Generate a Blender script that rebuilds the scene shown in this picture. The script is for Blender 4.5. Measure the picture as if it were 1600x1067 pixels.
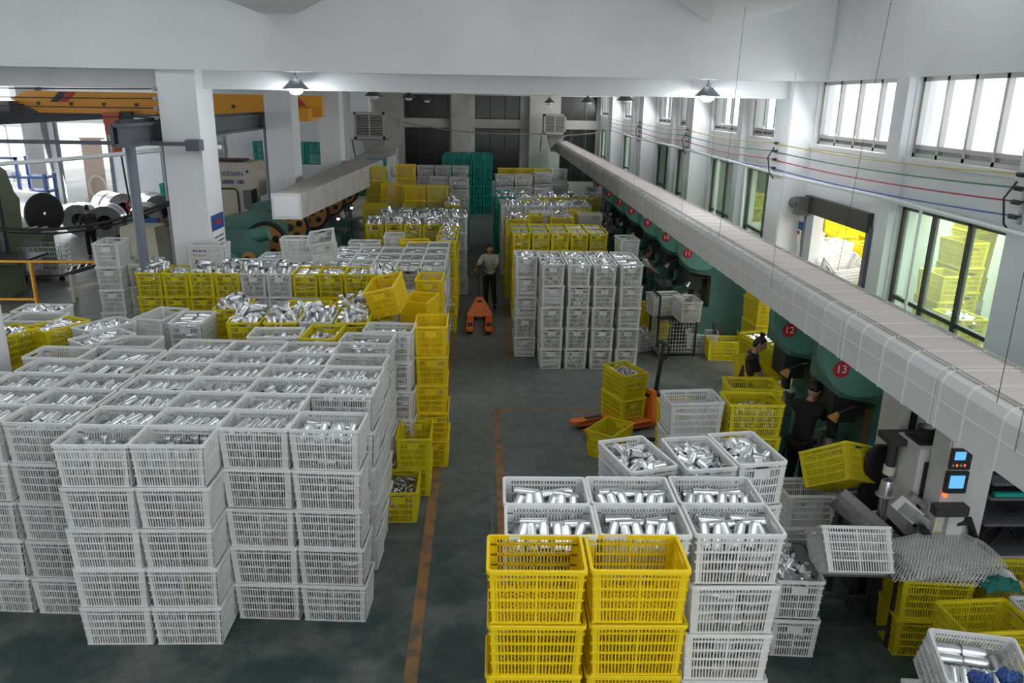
import bpy, bmesh, math, random
import numpy as np
from mathutils import Matrix, Vector
PI = math.pi
for _o in list(bpy.data.objects): bpy.data.objects.remove(_o)
scene = bpy.context.scene
COL = scene.collection

# ---------------------------------------------------------------- camera
cam_data = bpy.data.cameras.new('camera')
cam_data.sensor_fit = 'HORIZONTAL'; cam_data.sensor_width = 36.0
cam_data.lens = 36.0 * 1221.0 / 1600.0
cam_data.clip_start = 0.1; cam_data.clip_end = 300
cam = bpy.data.objects.new('camera', cam_data); COL.objects.link(cam)
def _cam_rot():
    f, cx, cy = 1221.0, 800.0, 533.5
    v = Vector(((755 - cx) / f, -(155 - cy) / f, -1.0)).normalized()      # world +Y seen by the camera
    r = math.radians(1.0)
    u0 = Vector((math.sin(r), math.cos(r), 0)); z = Vector((0, 0, 1))
    u = (u0 + z * (-(u0.dot(v)) / z.dot(v))).normalized()                 # world +Z
    x = v.cross(u)                                                        # world +X
    return Matrix((x, v, u))
cam.matrix_world = Matrix.Translation((0, 0, 5.3)) @ _cam_rot().to_4x4()
scene.camera = cam

# ---------------------------------------------------------------- light
world = bpy.data.worlds.new('overcast_sky'); scene.world = world; world.use_nodes = True
wn = world.node_tree.nodes; bg = wn['Background']
bg.inputs[0].default_value = (0.93, 0.97, 1.0, 1); bg.inputs[1].default_value = 1.2
scene.view_settings.view_transform = 'Standard'
scene.view_settings.look = 'None'
scene.view_settings.exposure = 1.12
scene.view_settings.gamma = 1.0
scene.view_settings.use_curve_mapping = False
def area(name, loc, rot, sx, sy, power, col=(1, 1, 1)):
    d = bpy.data.lights.new(name, 'AREA'); d.shape = 'RECTANGLE'; d.size = sx; d.size_y = sy; d.energy = power; d.color = col
    o = bpy.data.objects.new(name, d); COL.objects.link(o); o.location = loc; o.rotation_euler = rot
    return o

for k in range(9):                                                    # daylight entering by the upper windows of the right wall
    area('window_daylight', (6.3, 13.9 + 3.6*k, 5.15), (0, math.radians(62), 0), 1.0, 2.4, 24 if k else 16, (.97, .98, 1.0))
area('window_daylight', (-19.5, 39.8, 2.0), (math.radians(-75), 0, 0), 2.4, 3.6, 220, (.97, .98, 1.0))
area('window_daylight', (-24, 39.8, 3.0), (math.radians(-75), 0, 0), 3.4, 3.0, 220, (.97, .98, 1.0))
# ---------------------------------------------------------------- helpers
def rz(a): return Matrix.Rotation(a, 4, 'Z')
def T(x, y=None, z=None): return Matrix.Translation(x if y is None else (x, y, z))
class MB:
    def __init__(s): s.v = []; s.f = []; s.m = []; s.cur = 0
    def add(s, vs, fs, M=None):
        b = len(s.v)
        for p in vs:
            p = Vector(p)
            if M is not None: p = M @ p
            s.v.append((p.x, p.y, p.z))
        for q in fs: s.f.append(tuple(b + i for i in q)); s.m.append(s.cur)
        return s
    def box(s, x0, y0, z0, x1, y1, z1, M=None):
        return s.add([(x0,y0,z0),(x1,y0,z0),(x1,y1,z0),(x0,y1,z0),(x0,y0,z1),(x1,y0,z1),(x1,y1,z1),(x0,y1,z1)],
              [(3,2,1,0),(4,5,6,7),(0,1,5,4),(1,2,6,5),(2,3,7,6),(3,0,4,7)], M)
    def bar(s, a, b, w, h):
        a = Vector(a); b = Vector(b); d = b - a; L = d.length
        M = T(a) @ d.to_track_quat('Z', 'Y').to_matrix().to_4x4()
        return s.box(-w/2, -h/2, 0, w/2, h/2, L, M)
    def cyl(s, a, b, r0, r1=None, n=14, caps=True):
        a = Vector(a); b = Vector(b); r1 = r0 if r1 is None else r1; d = b - a
        M = T(a) @ d.to_track_quat('Z', 'Y').to_matrix().to_4x4(); L = d.length
        vs = [(r0*math.cos(2*PI*i/n), r0*math.sin(2*PI*i/n), 0) for i in range(n)] + [(r1*math.cos(2*PI*i/n), r1*math.sin(2*PI*i/n), L) for i in range(n)]
        fs = [(i, (i+1) % n, n+(i+1) % n, n+i) for i in range(n)]
        if caps: fs += [tuple(range(n-1, -1, -1)), tuple(range(n, 2*n))]
        return s.add(vs, fs, M)
    def tube(s, pts, r, n=6):
        pts = [Vector(p) for p in pts]; rings = []; N = len(pts); b = len(s.v)
        rr = r if isinstance(r, (list, tuple)) else [r]*N
        up = Vector((0.13, 0.31, 0.94))
        for i, p in enumerate(pts):
            d = (pts[min(i+1, N-1)] - pts[max(i-1, 0)]).normalized()
            x = d.cross(up)
            if x.length < .05: x = d.cross(Vector((1, 0, 0)))
            x.normalize(); y = d.cross(x)
            for k in range(n):
                a = 2*PI*k/n; q = p + (x*math.cos(a) + y*math.sin(a))*rr[i]
                s.v.append((q.x, q.y, q.z))
        for i in range(N-1):
            for k in range(n):
                s.f.append((b+i*n+k, b+i*n+(k+1) % n, b+(i+1)*n+(k+1) % n, b+(i+1)*n+k)); s.m.append(s.cur)
        s.f.append(tuple(b+k for k in range(n-1, -1, -1))); s.m.append(s.cur)
        s.f.append(tuple(b+(N-1)*n+k for k in range(n))); s.m.append(s.cur)
        return s
    def lathe(s, prof, n=16, M=None, closed=False):
        vs = []; fs = []
        for (r, z) in prof:
            for k in range(n): a = 2*PI*k/n; vs.append((r*math.cos(a), r*math.sin(a), z))
        P = len(prof)
        for i in range(P - (0 if closed else 1)):
            j = (i+1) % P
            for k in range(n): fs.append((i*n+k, i*n+(k+1) % n, j*n+(k+1) % n, j*n+k))
        if not closed:
            if prof[0][0] > 1e-6: fs.append(tuple(range(n-1, -1, -1)))
            if prof[-1][0] > 1e-6: fs.append(tuple((P-1)*n+k for k in range(n)))
        return s.add(vs, fs, M)
    def prism(s, poly, axis, a, b, M=None):
        n = len(poly)
        def P(u, v, w): return {'x': (w, u, v), 'y': (u, w, v), 'z': (u, v, w)}[axis]
        vs = [P(u, v, a) for u, v in poly] + [P(u, v, b) for u, v in poly]
        fs = [tuple(range(n-1, -1, -1)), tuple(range(n, 2*n))] + [(i, (i+1) % n, n+(i+1) % n, n+i) for i in range(n)]
        return s.add(vs, fs, M)
    def ell(s, c, r, n=12, k=8, M=None):
        prof = [(max(1e-7, math.sin(PI*i/k)), -math.cos(PI*i/k)) for i in range(k+1)]
        return s.lathe(prof, n, (M or Matrix.Identity(4)) @ T(c) @ Matrix.Diagonal((r[0], r[1], r[2], 1)))
    def mesh(s, name, mats, smooth=False):
        me = bpy.data.meshes.new(name); me.from_pydata(s.v, [], s.f)
        if not isinstance(mats, (list, tuple)): mats = [mats]
        for m in mats: me.materials.append(m)
        bm = bmesh.new(); bm.from_mesh(me)
        bmesh.ops.remove_doubles(bm, verts=bm.verts, dist=1e-6)
        bmesh.ops.recalc_face_normals(bm, faces=bm.faces)
        bm.to_mesh(me); bm.free()
        if len(mats) > 1 and len(me.polygons) == len(s.m): me.polygons.foreach_set('material_index', s.m)
        if smooth:
            me.polygons.foreach_set('use_smooth', [True]*len(me.polygons))
            try: me.set_sharp_from_angle(angle=math.radians(40))
            except Exception: pass
        me.update(); return me
    def obj(s, name, mats, parent=None, smooth=False, M=None):
        return link(name, s.mesh(name, mats, smooth), parent, M)
def link(name, data, parent=None, M=None):
    o = bpy.data.objects.new(name, data); COL.objects.link(o)
    if parent: o.parent = parent
    if M is not None: o.matrix_basis = M
    return o
def tag(o, label, cat, group=None, kind=None):
    o['label'] = label; o['category'] = cat
    if group: o['group'] = group
    if kind: o['kind'] = kind
    return o
def struct(o, label=None, cat=None):
    o['kind'] = 'structure'
    if label: o['label'] = label
    if cat: o['category'] = cat
    return o
def empty(name, loc=(0, 0, 0), rot=0, label=None, cat=None, group=None):
    o = bpy.data.objects.new(name, None); COL.objects.link(o); o.location = loc; o.rotation_euler = (0, 0, rot); o.empty_display_size = .1
    if label: tag(o, label, cat, group)
    return o
def catenary(a, b, sag, n=14):
    a = Vector(a); b = Vector(b)
    return [a.lerp(b, i/n) - Vector((0, 0, sag*4*(i/n)*(1-i/n))) for i in range(n+1)]
def text_mesh(txt, size, M, mat, name, parent, depth=.004, align='CENTER'):
    cu = bpy.data.curves.new(name, 'FONT'); cu.body = txt; cu.size = size; cu.extrude = depth/2; cu.align_x = align; cu.align_y = 'CENTER'
    t = bpy.data.objects.new(name, cu); COL.objects.link(t)
    bpy.context.view_layer.update()
    me = bpy.data.meshes.new_from_object(t.evaluated_get(bpy.context.evaluated_depsgraph_get()))
    bpy.data.objects.remove(t); me.materials.clear(); me.materials.append(mat)
    return link(name, me, parent, M)

# ---------------------------------------------------------------- materials
def mat(name, col, rough=.5, metal=0., noise=None, emit=None, alt=None, scale=6., rnd=0., bump=0., spec=None, trans=0., coat=0.):
    m = bpy.data.materials.new(name); m.use_nodes = True; nt = m.node_tree; N = nt.nodes; B = N['Principled BSDF']
    B.inputs['Base Color'].default_value = (*col, 1); B.inputs['Roughness'].default_value = rough; B.inputs['Metallic'].default_value = metal
    if spec is not None: B.inputs['Specular IOR Level'].default_value = spec
    out = None
    if alt is not None:
        tc = N.new('ShaderNodeTexCoord'); nz = N.new('ShaderNodeTexNoise'); nz.inputs['Scale'].default_value = scale; nz.inputs['Detail'].default_value = 6
        nt.links.new(tc.outputs['Object'], nz.inputs['Vector'])
        rp = N.new('ShaderNodeValToRGB'); rp.color_ramp.elements[0].position = .42; rp.color_ramp.elements[1].position = .68
        rp.color_ramp.elements[0].color = (*col, 1); rp.color_ramp.elements[1].color = (*alt, 1)
        nt.links.new(nz.outputs['Fac'], rp.inputs['Fac']); out = rp.outputs['Color']
        if bump:
            bp = N.new('ShaderNodeBump'); bp.inputs['Strength'].default_value = bump; bp.inputs['Distance'].default_value = .02
            nt.links.new(nz.outputs['Fac'], bp.inputs['Height']); nt.links.new(bp.outputs['Normal'], B.inputs['Normal'])
    if rnd:
        oi = N.new('ShaderNodeObjectInfo'); mr = N.new('ShaderNodeMapRange'); mr.inputs['To Min'].default_value = 1-rnd; mr.inputs['To Max'].default_value = 1+rnd*.4
        nt.links.new(oi.outputs['Random'], mr.inputs['Value'])
        hs = N.new('ShaderNodeHueSaturation'); nt.links.new(mr.outputs['Result'], hs.inputs['Value'])
        if out is None: hs.inputs['Color'].default_value = (*col, 1)
        else: nt.links.new(out, hs.inputs['Color'])
        out = hs.outputs['Color']
    if out is not None: nt.links.new(out, B.inputs['Base Color'])
    if trans:
        tr = N.new('ShaderNodeBsdfTranslucent'); mx = N.new('ShaderNodeMixShader'); mx.inputs[0].default_value = trans
        if out is not None: nt.links.new(out, tr.inputs['Color'])
        else: tr.inputs['Color'].default_value = (*col, 1)
        nt.links.new(B.outputs[0], mx.inputs[1]); nt.links.new(tr.outputs[0], mx.inputs[2]); nt.links.new(mx.outputs[0], N['Material Output'].inputs['Surface'])
    if emit:
        B.inputs['Emission Color'].default_value = (*emit[0], 1); B.inputs['Emission Strength'].default_value = emit[1]
    return m
def glass(name, tint, refl=.12, rough=.05, frost=0.):
    m = bpy.data.materials.new(name); m.use_nodes = True; nt = m.node_tree; N = nt.nodes; N.remove(N['Principled BSDF'])
    t = N.new('ShaderNodeBsdfTransparent'); t.inputs[0].default_value = (*tint, 1); g = N.new('ShaderNodeBsdfGlossy'); g.inputs['Roughness'].default_value = rough
    mx = N.new('ShaderNodeMixShader'); mx.inputs[0].default_value = refl
    nt.links.new(t.outputs[0], mx.inputs[1]); nt.links.new(g.outputs[0], mx.inputs[2]); src = mx
    if frost:
        d = N.new('ShaderNodeBsdfTranslucent'); d.inputs[0].default_value = (*tint, 1); m2 = N.new('ShaderNodeMixShader'); m2.inputs[0].default_value = frost
        nt.links.new(mx.outputs[0], m2.inputs[1]); nt.links.new(d.outputs[0], m2.inputs[2]); src = m2
    nt.links.new(src.outputs[0], N['Material Output'].inputs['Surface'])
    return m
M_ = {}
M_['white'] = mat('white_plastic', (.80,.81,.80), .45, alt=(.74,.72,.68), scale=3, rnd=.10, trans=.15)
M_['yellow'] = mat('yellow_plastic', (.80,.68,.018), .42, alt=(.74,.60,.015), scale=3, rnd=.10, trans=.2)
M_['amber'] = mat('amber_plastic', (.93,.69,.008), .42, rnd=.06, trans=.2)
M_['teal'] = mat('teal_plastic', (.015,.36,.29), .45, rnd=.1, trans=.15)
M_['alu'] = mat('brushed_aluminium', (.77,.78,.79), .33, 1.0)
M_['steel'] = mat('steel', (.45,.45,.46), .35, 1.0, alt=(.3,.3,.31), scale=9)
M_['plaster'] = mat('white_plaster', (.78,.79,.80), .85, alt=(.73,.74,.75), scale=.9)
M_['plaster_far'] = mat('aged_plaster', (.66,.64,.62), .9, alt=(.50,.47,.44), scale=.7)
M_['concrete'] = mat('grey_concrete', (.30,.30,.29), .8, alt=(.22,.22,.21), scale=.8)
M_['duct'] = mat('duct_wrap', (.62,.62,.61), .6, alt=(.60,.59,.57), scale=2)
M_['ducttop'] = mat('dusty_duct_top', (.62,.55,.52), .8, alt=(.56,.49,.46), scale=3)
M_['duct_old'] = mat('old_duct', (.50,.48,.45), .8, alt=(.40,.37,.34), scale=2)
M_['ductedge'] = mat('duct_edging', (.72,.72,.71), .5)
M_['green'] = mat('machine_green', (.075,.19,.155), .5, alt=(.06,.15,.125), scale=2.5)
M_['green_l'] = mat('machine_green_guard', (.10,.27,.215), .45)
M_['sage'] = mat('sage_machine', (.24,.28,.20), .5, alt=(.20,.235,.17), scale=2)
M_['cream'] = mat('cream_machine', (.56,.52,.42), .55, alt=(.47,.43,.33), scale=2)
M_['cnc'] = mat('cnc_white', (.60,.60,.58), .45, alt=(.52,.51,.48), scale=2.5)
M_['black'] = mat('black_paint', (.015,.015,.016), .45)
M_['rubber'] = mat('black_rubber', (.012,.012,.012), .75)
M_['dark'] = mat('dark_metal', (.045,.045,.045), .5, .3)
M_['grey'] = mat('slate_grey_steel', (.10,.11,.125), .5)
M_['pole'] = mat('blue_grey_pole', (.16,.18,.22), .45)
M_['orange'] = mat('crane_orange', (.80,.36,.025), .45)
M_['jack'] = mat('jack_orange', (.72,.16,.02), .45, alt=(.6,.12,.02), scale=5)
M_['flywheel'] = mat('flywheel_orange', (.52,.24,.06), .5, alt=(.42,.19,.05), scale=5)
M_['red'] = mat('red_paint', (.50,.015,.03), .45)
M_['rededge'] = mat('hoist_red', (.55,.12,.05), .5)
M_['blue'] = mat('blue_paint', (.03,.09,.30), .5)
M_['lblue'] = mat('blue_ink', (.03,.06,.35), .5)
M_['wht'] = mat('white_paint', (.82,.83,.83), .4)
M_['wood'] = mat('brown_board', (.22,.10,.04), .7)
M_['frame'] = mat('bronze_window_frame', (.07,.065,.055), .45, .4)
M_['alframe'] = mat('aluminium_window_frame', (.42,.41,.39), .4, .6)
M_['glass'] = glass('window_glass', (.97,.98,.98), .03, .2)
M_['fglass'] = glass('greenish_glass', (.66,.76,.68), .07, .08, .06)
M_['dglass'] = glass('dark_tint_glass', (.30,.32,.31), .10, .25, .2)  # dark tint stands in for the dim view behind the panes
M_['line'] = mat('worn_orange_floor_paint', (.27,.13,.04), .7, alt=(.10,.085,.06), scale=5)
M_['joint'] = mat('floor_joint', (.14,.15,.145), .8)
M_['mesh'] = mat('galvanised_mesh', (.72,.72,.71), .4, .4)
M_['paper'] = mat('paper', (.85,.85,.84), .8)
M_['signyellow'] = mat('sign_yellow', (.85,.68,.02), .5)
M_['skin'] = mat('skin', (.46,.25,.17), .55)
M_['hair'] = mat('black_hair', (.012,.010,.010), .5)
M_['cloth_black'] = mat('black_cloth', (.012,.012,.014), .9)
M_['cloth_navy'] = mat('dark_trousers', (.016,.018,.026), .9)
M_['cloth_tee'] = mat('pale_tee', (.46,.53,.50), .9)
M_['cloth_plum'] = mat('plum_vest', (.06,.035,.035), .9)
M_['cloth_red'] = mat('red_apron', (.55,.06,.05), .9)
M_['cloth_white'] = mat('white_cloth', (.75,.75,.74), .95)
M_['cloth_green'] = mat('green_cloth', (.012,.13,.10), .9)
M_['camo'] = mat('camouflage_cloth', (.03,.04,.035), .9, alt=(.10,.11,.08), scale=14)
M_['bulb'] = mat('lamp_bulb', (1,1,1), .5, emit=((.92,.97,1.0), 30))
M_['bulb_off'] = mat('lamp_bulb_dim', (.7,.7,.68), .3)
M_['shade'] = mat('lamp_shade', (.33,.35,.37), .35, .8)
M_['shade_old'] = mat('sooty_lamp_shade', (.10,.10,.095), .5, .4)
M_['screen'] = mat('lit_screen', (.05,.1,.15), .3, emit=((.12,.42,.85), .55))
M_['redled'] = mat('red_indicator', (.6,.05,.02), .3, emit=((1,.08,.02), 1.6))
M_['greenled'] = mat('green_indicator', (.05,.5,.1), .3, emit=((.2,1,.3), 3))
M_['lampglow'] = mat('work_lamp_glow', (1,1,1), .4, emit=((1,.97,.9), 9))
M_['cable'] = mat('black_cable', (.02,.02,.02), .6)
M_['wireY'] = mat('yellow_wire', (.55,.45,.12), .5); M_['wireG'] = mat('green_wire', (.02,.20,.12), .5)
M_['wireR'] = mat('red_wire', (.40,.02,.07), .5); M_['wireB'] = mat('blue_wire', (.04,.12,.42), .5)
M_['motor'] = mat('grey_motor', (.13,.13,.14), .5, .3)
M_['shadebrown'] = mat('brown_panel', (.48,.38,.31), .8)
M_['hose'] = mat('pale_hose', (.70,.62,.50), .7)
M_['coil'] = mat('aluminium_coil', (.56,.56,.57), .3, 1.0, alt=(.46,.46,.47), scale=3)
# ================================================================= THE PLACE
# floor: worn green epoxy near the camera, bare grey further in
fm = bpy.data.materials.new('worn_green_epoxy'); fm.use_nodes = True
def _floor(m):
    nt = m.node_tree; N = nt.nodes; B = N['Principled BSDF']; tc = N.new('ShaderNodeTexCoord')
    def noise(sc, det, rough=.6):
        n = N.new('ShaderNodeTexNoise'); n.inputs['Scale'].default_value = sc; n.inputs['Detail'].default_value = det; n.inputs['Roughness'].default_value = rough
        nt.links.new(tc.outputs['Object'], n.inputs['Vector']); return n
    def ramp(src, p0, c0, p1, c1):
        r = N.new('ShaderNodeValToRGB'); r.color_ramp.elements[0].position = p0; r.color_ramp.elements[1].position = p1
        r.color_ramp.elements[0].color = (*c0, 1); r.color_ramp.elements[1].color = (*c1, 1); nt.links.new(src, r.inputs[0]); return r
    g = ramp(noise(1.3, 8).outputs['Fac'], .42, (.026,.052,.047), .66, (.12,.128,.12))
    f = ramp(noise(.35, 5).outputs['Fac'], .35, (.115,.125,.118), .75, (.20,.205,.195))
    sx = N.new('ShaderNodeSeparateXYZ'); nt.links.new(tc.outputs['Object'], sx.inputs[0])
    mr = N.new('ShaderNodeMapRange'); mr.inputs['From Min'].default_value = 7.5; mr.inputs['From Max'].default_value = 13.5; nt.links.new(sx.outputs['Y'], mr.inputs['Value'])
    mx = N.new('ShaderNodeMix'); mx.data_type = 'RGBA'; nt.links.new(mr.outputs[0], mx.inputs[0]); nt.links.new(g.outputs[0], mx.inputs[6]); nt.links.new(f.outputs[0], mx.inputs[7])
    d = ramp(noise(4.5, 10, .75).outputs['Fac'], .35, (.55,.55,.55), .62, (1.1,1.1,1.1))
    ml = N.new('ShaderNodeMix'); ml.data_type = 'RGBA'; ml.blend_type = 'MULTIPLY'; ml.inputs[0].default_value = .8
    nt.links.new(mx.outputs[2], ml.inputs[6]); nt.links.new(d.outputs[0], ml.inputs[7]); nt.links.new(ml.outputs[2], B.inputs['Base Color'])
    r2 = N.new('ShaderNodeMapRange'); r2.inputs['To Min'].default_value = .38; r2.inputs['To Max'].default_value = .7
    nt.links.new(noise(2.2, 6).outputs['Fac'], r2.inputs['Value']); nt.links.new(r2.outputs[0], B.inputs['Roughness'])
_floor(fm)
struct(MB().box(-26, -9.2, -.2, 10.5, 47, 0).obj('floor', fm))
tr = MB()
tr.box(-.73, 4, 0, -.60, 20.5, .003); struct(tr.obj('trim_1', M_['line']), 'worn orange aisle line painted on the floor beside left crates', 'floor line')
struct(MB().box(.22, 7.5, 0, .33, 13.05, .003).obj('trim_2', M_['line']), 'worn orange aisle line behind the front yellow crates', 'floor line')
struct(MB().box(.33, 12.93, 0, 4.6, 13.03, .003).obj('trim_3', M_['line']), 'faded orange cross line on the floor before the loaded hand truck', 'floor line')
struct(MB().box(.55, 15.9, 0, .66, 20.5, .003).obj('trim_6', M_['line']), 'faded orange line beside the tall yellow stacks', 'floor line')
struct(MB().box(.14, 4, 0, .155, 21, .002).box(-1.5, 8.72, 0, .2, 8.735, .002).box(-1.5, 12.6, 0, .14, 12.615, .002).obj('trim_4', M_['joint']), 'thin saw-cut joints in the aisle floor', 'floor joint')

def wall_with_holes(axis, a, b, u_cuts, z_cuts, holes):
    """slab between a..b on its thin axis, cells on (u,z) grid minus holes (u0,u1,z0,z1)"""
    us = sorted(set(u_cuts + [h[0] for h in holes] + [h[1] for h in holes])); zs = sorted(set(z_cuts + [h[2] for h in holes] + [h[3] for h in holes]))
    mb = MB()
    for j in range(len(zs)-1):
        run = None
        for i in range(len(us)):
            solid = False
            if i < len(us)-1:
                uc = (us[i]+us[i+1])/2; zc = (zs[j]+zs[j+1])/2
                solid = not any(h[0] < uc < h[1] and h[2] < zc < h[3] for h in holes)
            if solid and run is None: run = us[i]
            if not solid and run is not None:
                if axis == 'x': mb.box(a, run, zs[j], b, us[i], zs[j+1])
                else: mb.box(run, a, zs[j], us[i], b, zs[j+1])
                run = None
    return mb
XW = 6.4
P_Y = [15.45, 22.65, 29.85, 37.05]             # pilasters on the right wall
up_win = []; lo_win = []
for k in range(5):
    y0 = P_Y[0]-7.2 + 7.2*k + (.75 if k else .75)
    up_win += [(y0+.35 if k else 9.3, y0+3.0 if k else 11.9), (y0+3.5 if k else 12.4, y0+6.3 if k else 15.4)]
    lo_win += [(y0+.45 if k else 9.3, y0+3.0 if k else 11.9), (y0+3.6 if k else 12.6, y0+6.1 if k else 15.15)]
holes = [(a, b, 4.58, 5.72) for a, b in up_win] + [(a, b, .9, 3.85) for i, (a, b) in enumerate(lo_win) if i != 1] + [(lo_win[1][0], lo_win[1][1], 0, 3.6)]
wr = struct(wall_with_holes('x', XW, XW+.3, [2, 45.5], [0, 8.6], holes).obj('wall_right', M_['plaster']))
for i, y in enumerate(P_Y):
    struct(MB().box(XW-.5, y, 0, XW, y+.75, 5.75 if i else 5.72).obj('wall_right_pilaster' if not i else 'wall_right_pilaster', M_['plaster'], wr))
for i, y in enumerate([12.02, 19.55, 26.75, 33.95]):   # slim piers between paired windows
    MB().box(XW-.12, y-.1, 0 if i else .0, XW, y+.28, 5.72).obj('wall_right_pier', M_['plaster'], wr)
MB().box(XW-.05, 9.3, 4.50, XW, 15.45, 4.58).obj('window_ledge', M_['plaster'], wr)
WN = [0]
def window(axis, plane, u0, u1, z0, z1, nv, hz, fmat, gmat, t=.06, label=None, low=None):
    """window with frame, mullions and one pane object for every light"""
    WN[0] += 1; root = struct(empty('window_%d' % WN[0], (plane, (u0+u1)/2, z0) if axis == 'x' else ((u0+u1)/2, plane, z0)))
    if label: root['label'] = label; root['category'] = 'window'
    w = (u1-u0)/2; h = z1-z0; fr = MB()
    def bx(ua, ub, za, zb, d0, d1, mb):
        if axis == 'x': mb.box(d0, ua, za, d1, ub, zb)
        else: mb.box(ua, d0, za, ub, d1, zb)
    for a, b, c, d in [(-w, -w+t, 0, h), (w-t, w, 0, h), (-w, w, 0, t), (-w, w, h-t, h)]: bx(a, b, c, d, .08, .16, fr)
    us = [-w + 2*w*i/nv for i in range(nv+1)]; zs = [0] + [x*h for x in hz] + [h]
    for u in us[1:-1]: bx(u-t/2, u+t/2, 0, h, .08, .16, fr)
    for z in zs[1:-1]: bx(-w, w, z-t/2, z+t/2, .085, .155, fr)
    fr.obj('window_frame', fmat, root)
    for i in range(nv):
        for j in range(len(zs)-1):
            p = MB(); bx(us[i]+.01, us[i+1]-.01, zs[j]+.01, zs[j+1]-.01, .115, .121, p); p.obj('pane', low if (low and j == 0) else gmat, root)
    return root
for i, (a, b) in enumerate(up_win):
    window('x', XW, a, b, 4.58, 5.72, 4 if i != 1 else 4, [.13], M_['alframe'], M_['glass'], low=M_['dglass'])
for i, (a, b) in enumerate(lo_win):
    if i != 1: window('x', XW, a, b, .9, 3.85, 3 if i < 2 else 2, [.52], M_['frame'], M_['fglass'])
# roller shutter door opening
d = struct(empty('door_1', (XW, 13.9, 0))); d['label'] = 'roller shutter doorway through right wall with motor box'; d['category'] = 'doorway'
MB().box(-.1, -1.3, 3.30, .1, 1.3, 3.62).obj('shutter_housing', M_['frame'], d)
for s in (-1, 1): MB().box(-.06, s*1.28-.06, 0, .08, s*1.28+.06, 3.4).obj('door_rail', M_['pole'], d)
MB().cyl((-.22, 1.2, 3.45), (-.22, 1.55, 3.45), .11).cyl((-.22, 1.55, 3.45), (-.22, 1.62, 3.45), .07).box(-.3, 1.1, 3.25, -.05, 1.3, 3.6).obj('shutter_motor', M_['motor'], d, True)
MB().box(-.05, 1.36, .0, .02, 1.9, 3.2).obj('side_panel', M_['plaster'], d)
po = empty('wall_poster', (XW-.06, 15.52, 2.62), 0, 'small blue and red poster beside the roller door', 'poster')
MB().box(-.012, -.26, .30, 0, .26, .46).obj('poster_band', M_['blue'], po); MB().box(-.01, -.26, 0, 0, .26, .30).obj('poster_sheet', M_['paper'], po); MB().box(-.014, -.18, .20, -.01, -.05, .27).box(-.014, -.03, .20, -.01, .08, .27).obj('poster_mark', M_['red'], po)
# side room behind the right wall
sr = struct(MB().box(10.3, 6, 0, 10.5, 30, 4.3).box(6.7, 6, 4.2, 10.4, 30, 4.35).box(6.7, 5.9, 0, 10.5, 6, 4.3).box(6.7, 30, 0, 10.5, 30.1, 4.3).obj('wall_side_room', M_['plaster']))
# back wall with dark windows
BY = 45.0
bh = []
for a, b in [(-4.35, -1.9), (-.45, 2.05), (4.3, 6.3)]: bh += [(a, b, .9, 3.75), (a, b, 4.25, 5.6)]
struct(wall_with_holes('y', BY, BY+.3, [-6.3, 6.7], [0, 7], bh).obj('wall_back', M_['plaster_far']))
for a, b, c, e in bh: window('y', BY, a, b, c, e, 3, [.55] if c < 2 else [], M_['frame'], M_['dglass'])
for x in (-1.2, 3.1): MB().box(x-.55, BY-.45, 0, x+.55, BY, 5.7).obj('wall_back_pilaster', M_['plaster_far'], bpy.data.objects['wall_back'])
MB().box(-4.6, BY-.1, 3.78, 6.4, BY, 4.2).obj('wall_back_band', M_['plaster_far'], bpy.data.objects['wall_back'])
struct(MB().box(-6.3, 49, -.1, 7, 49.2, 7).box(-6.3, 45.3, 6.3, 7, 49, 6.5).box(-6.5, 45.3, 0, -6.3, 49, 6.4).box(6.9, 45.3, 0, 7.1, 49, 6.4).box(-6.3, 45.3, -.1, 7, 49, 0).obj('wall_back_room', M_['concrete']))
# ceiling and beams over everything past the deep beam
struct(MB().box(-26, 15.36, 6.15, 10.5, 49.3, 6.35).obj('ceiling', M_['plaster']))
db = struct(MB().box(-26, 15.1, 5.72, XW, 15.35, 8.6).obj('wall_front_beam', M_['plaster']))
for k, y in enumerate([15.6, 22.7, 29.9, 37.1, 44.3]):
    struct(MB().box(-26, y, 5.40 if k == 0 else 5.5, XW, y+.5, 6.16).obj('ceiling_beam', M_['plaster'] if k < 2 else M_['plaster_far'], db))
for s, x0, x1, xi in ((-1, -3.92, -3.35, -2.0), (1, 4.10, 4.62, 2.65)):   # haunched roof beams running towards the camera
    q = MB(); z = 6.68
    if s < 0: low = [(x0, 15.1), (x1, 15.1), (x1+.75, 12.0), (x1+2.6, 6.0), (x0, 6.0)]
    else: low = [(x0, 15.1), (x1, 15.1), (x1, 6.0), (x0-2.6, 6.0), (x0-.75, 12.0)]
    q.prism(low, 'z', z, z+1.5); struct(q.obj('ceiling_beam_haunch', M_['plaster'], db))
    e = MB()
    if s < 0: e.add([(x1, 15.1, z), (x1+.75, 12, z), (x1+2.6, 6, z), (x1+4.2, 6, z+.9), (x1+1.5, 12, z+.12), (x1, 15.1, z+.01), (x1, 15.1, z+1.5), (x1+4.2, 6, z+1.5)], [(0,1,4,5), (1,2,3,4), (5,4,6), (4,3,7,6)])
    else: e.add([(x0, 15.1, z), (x0-.75, 12, z), (x0-2.6, 6, z), (x0-4.2, 6, z+.9), (x0-1.5, 12, z+.12), (x0, 15.1, z+.01), (x0, 15.1, z+1.5), (x0-4.2, 6, z+1.5)], [(0,1,4,5), (1,2,3,4), (5,4,6), (4,3,7,6)])
    e.obj('haunch_slope', M_['plaster'], db)
# unseen near-bay roof, added to darken can reflections; two open strips make highlights
rf = MB()
for a, b in ((-9, 2.2), (4.6, 9.4), (11.6, 15.1)): rf.box(-26, a, 8.6, 6.7, b, 8.8)
struct(rf.obj('ceiling_added_near_bay', M_['plaster']))
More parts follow.
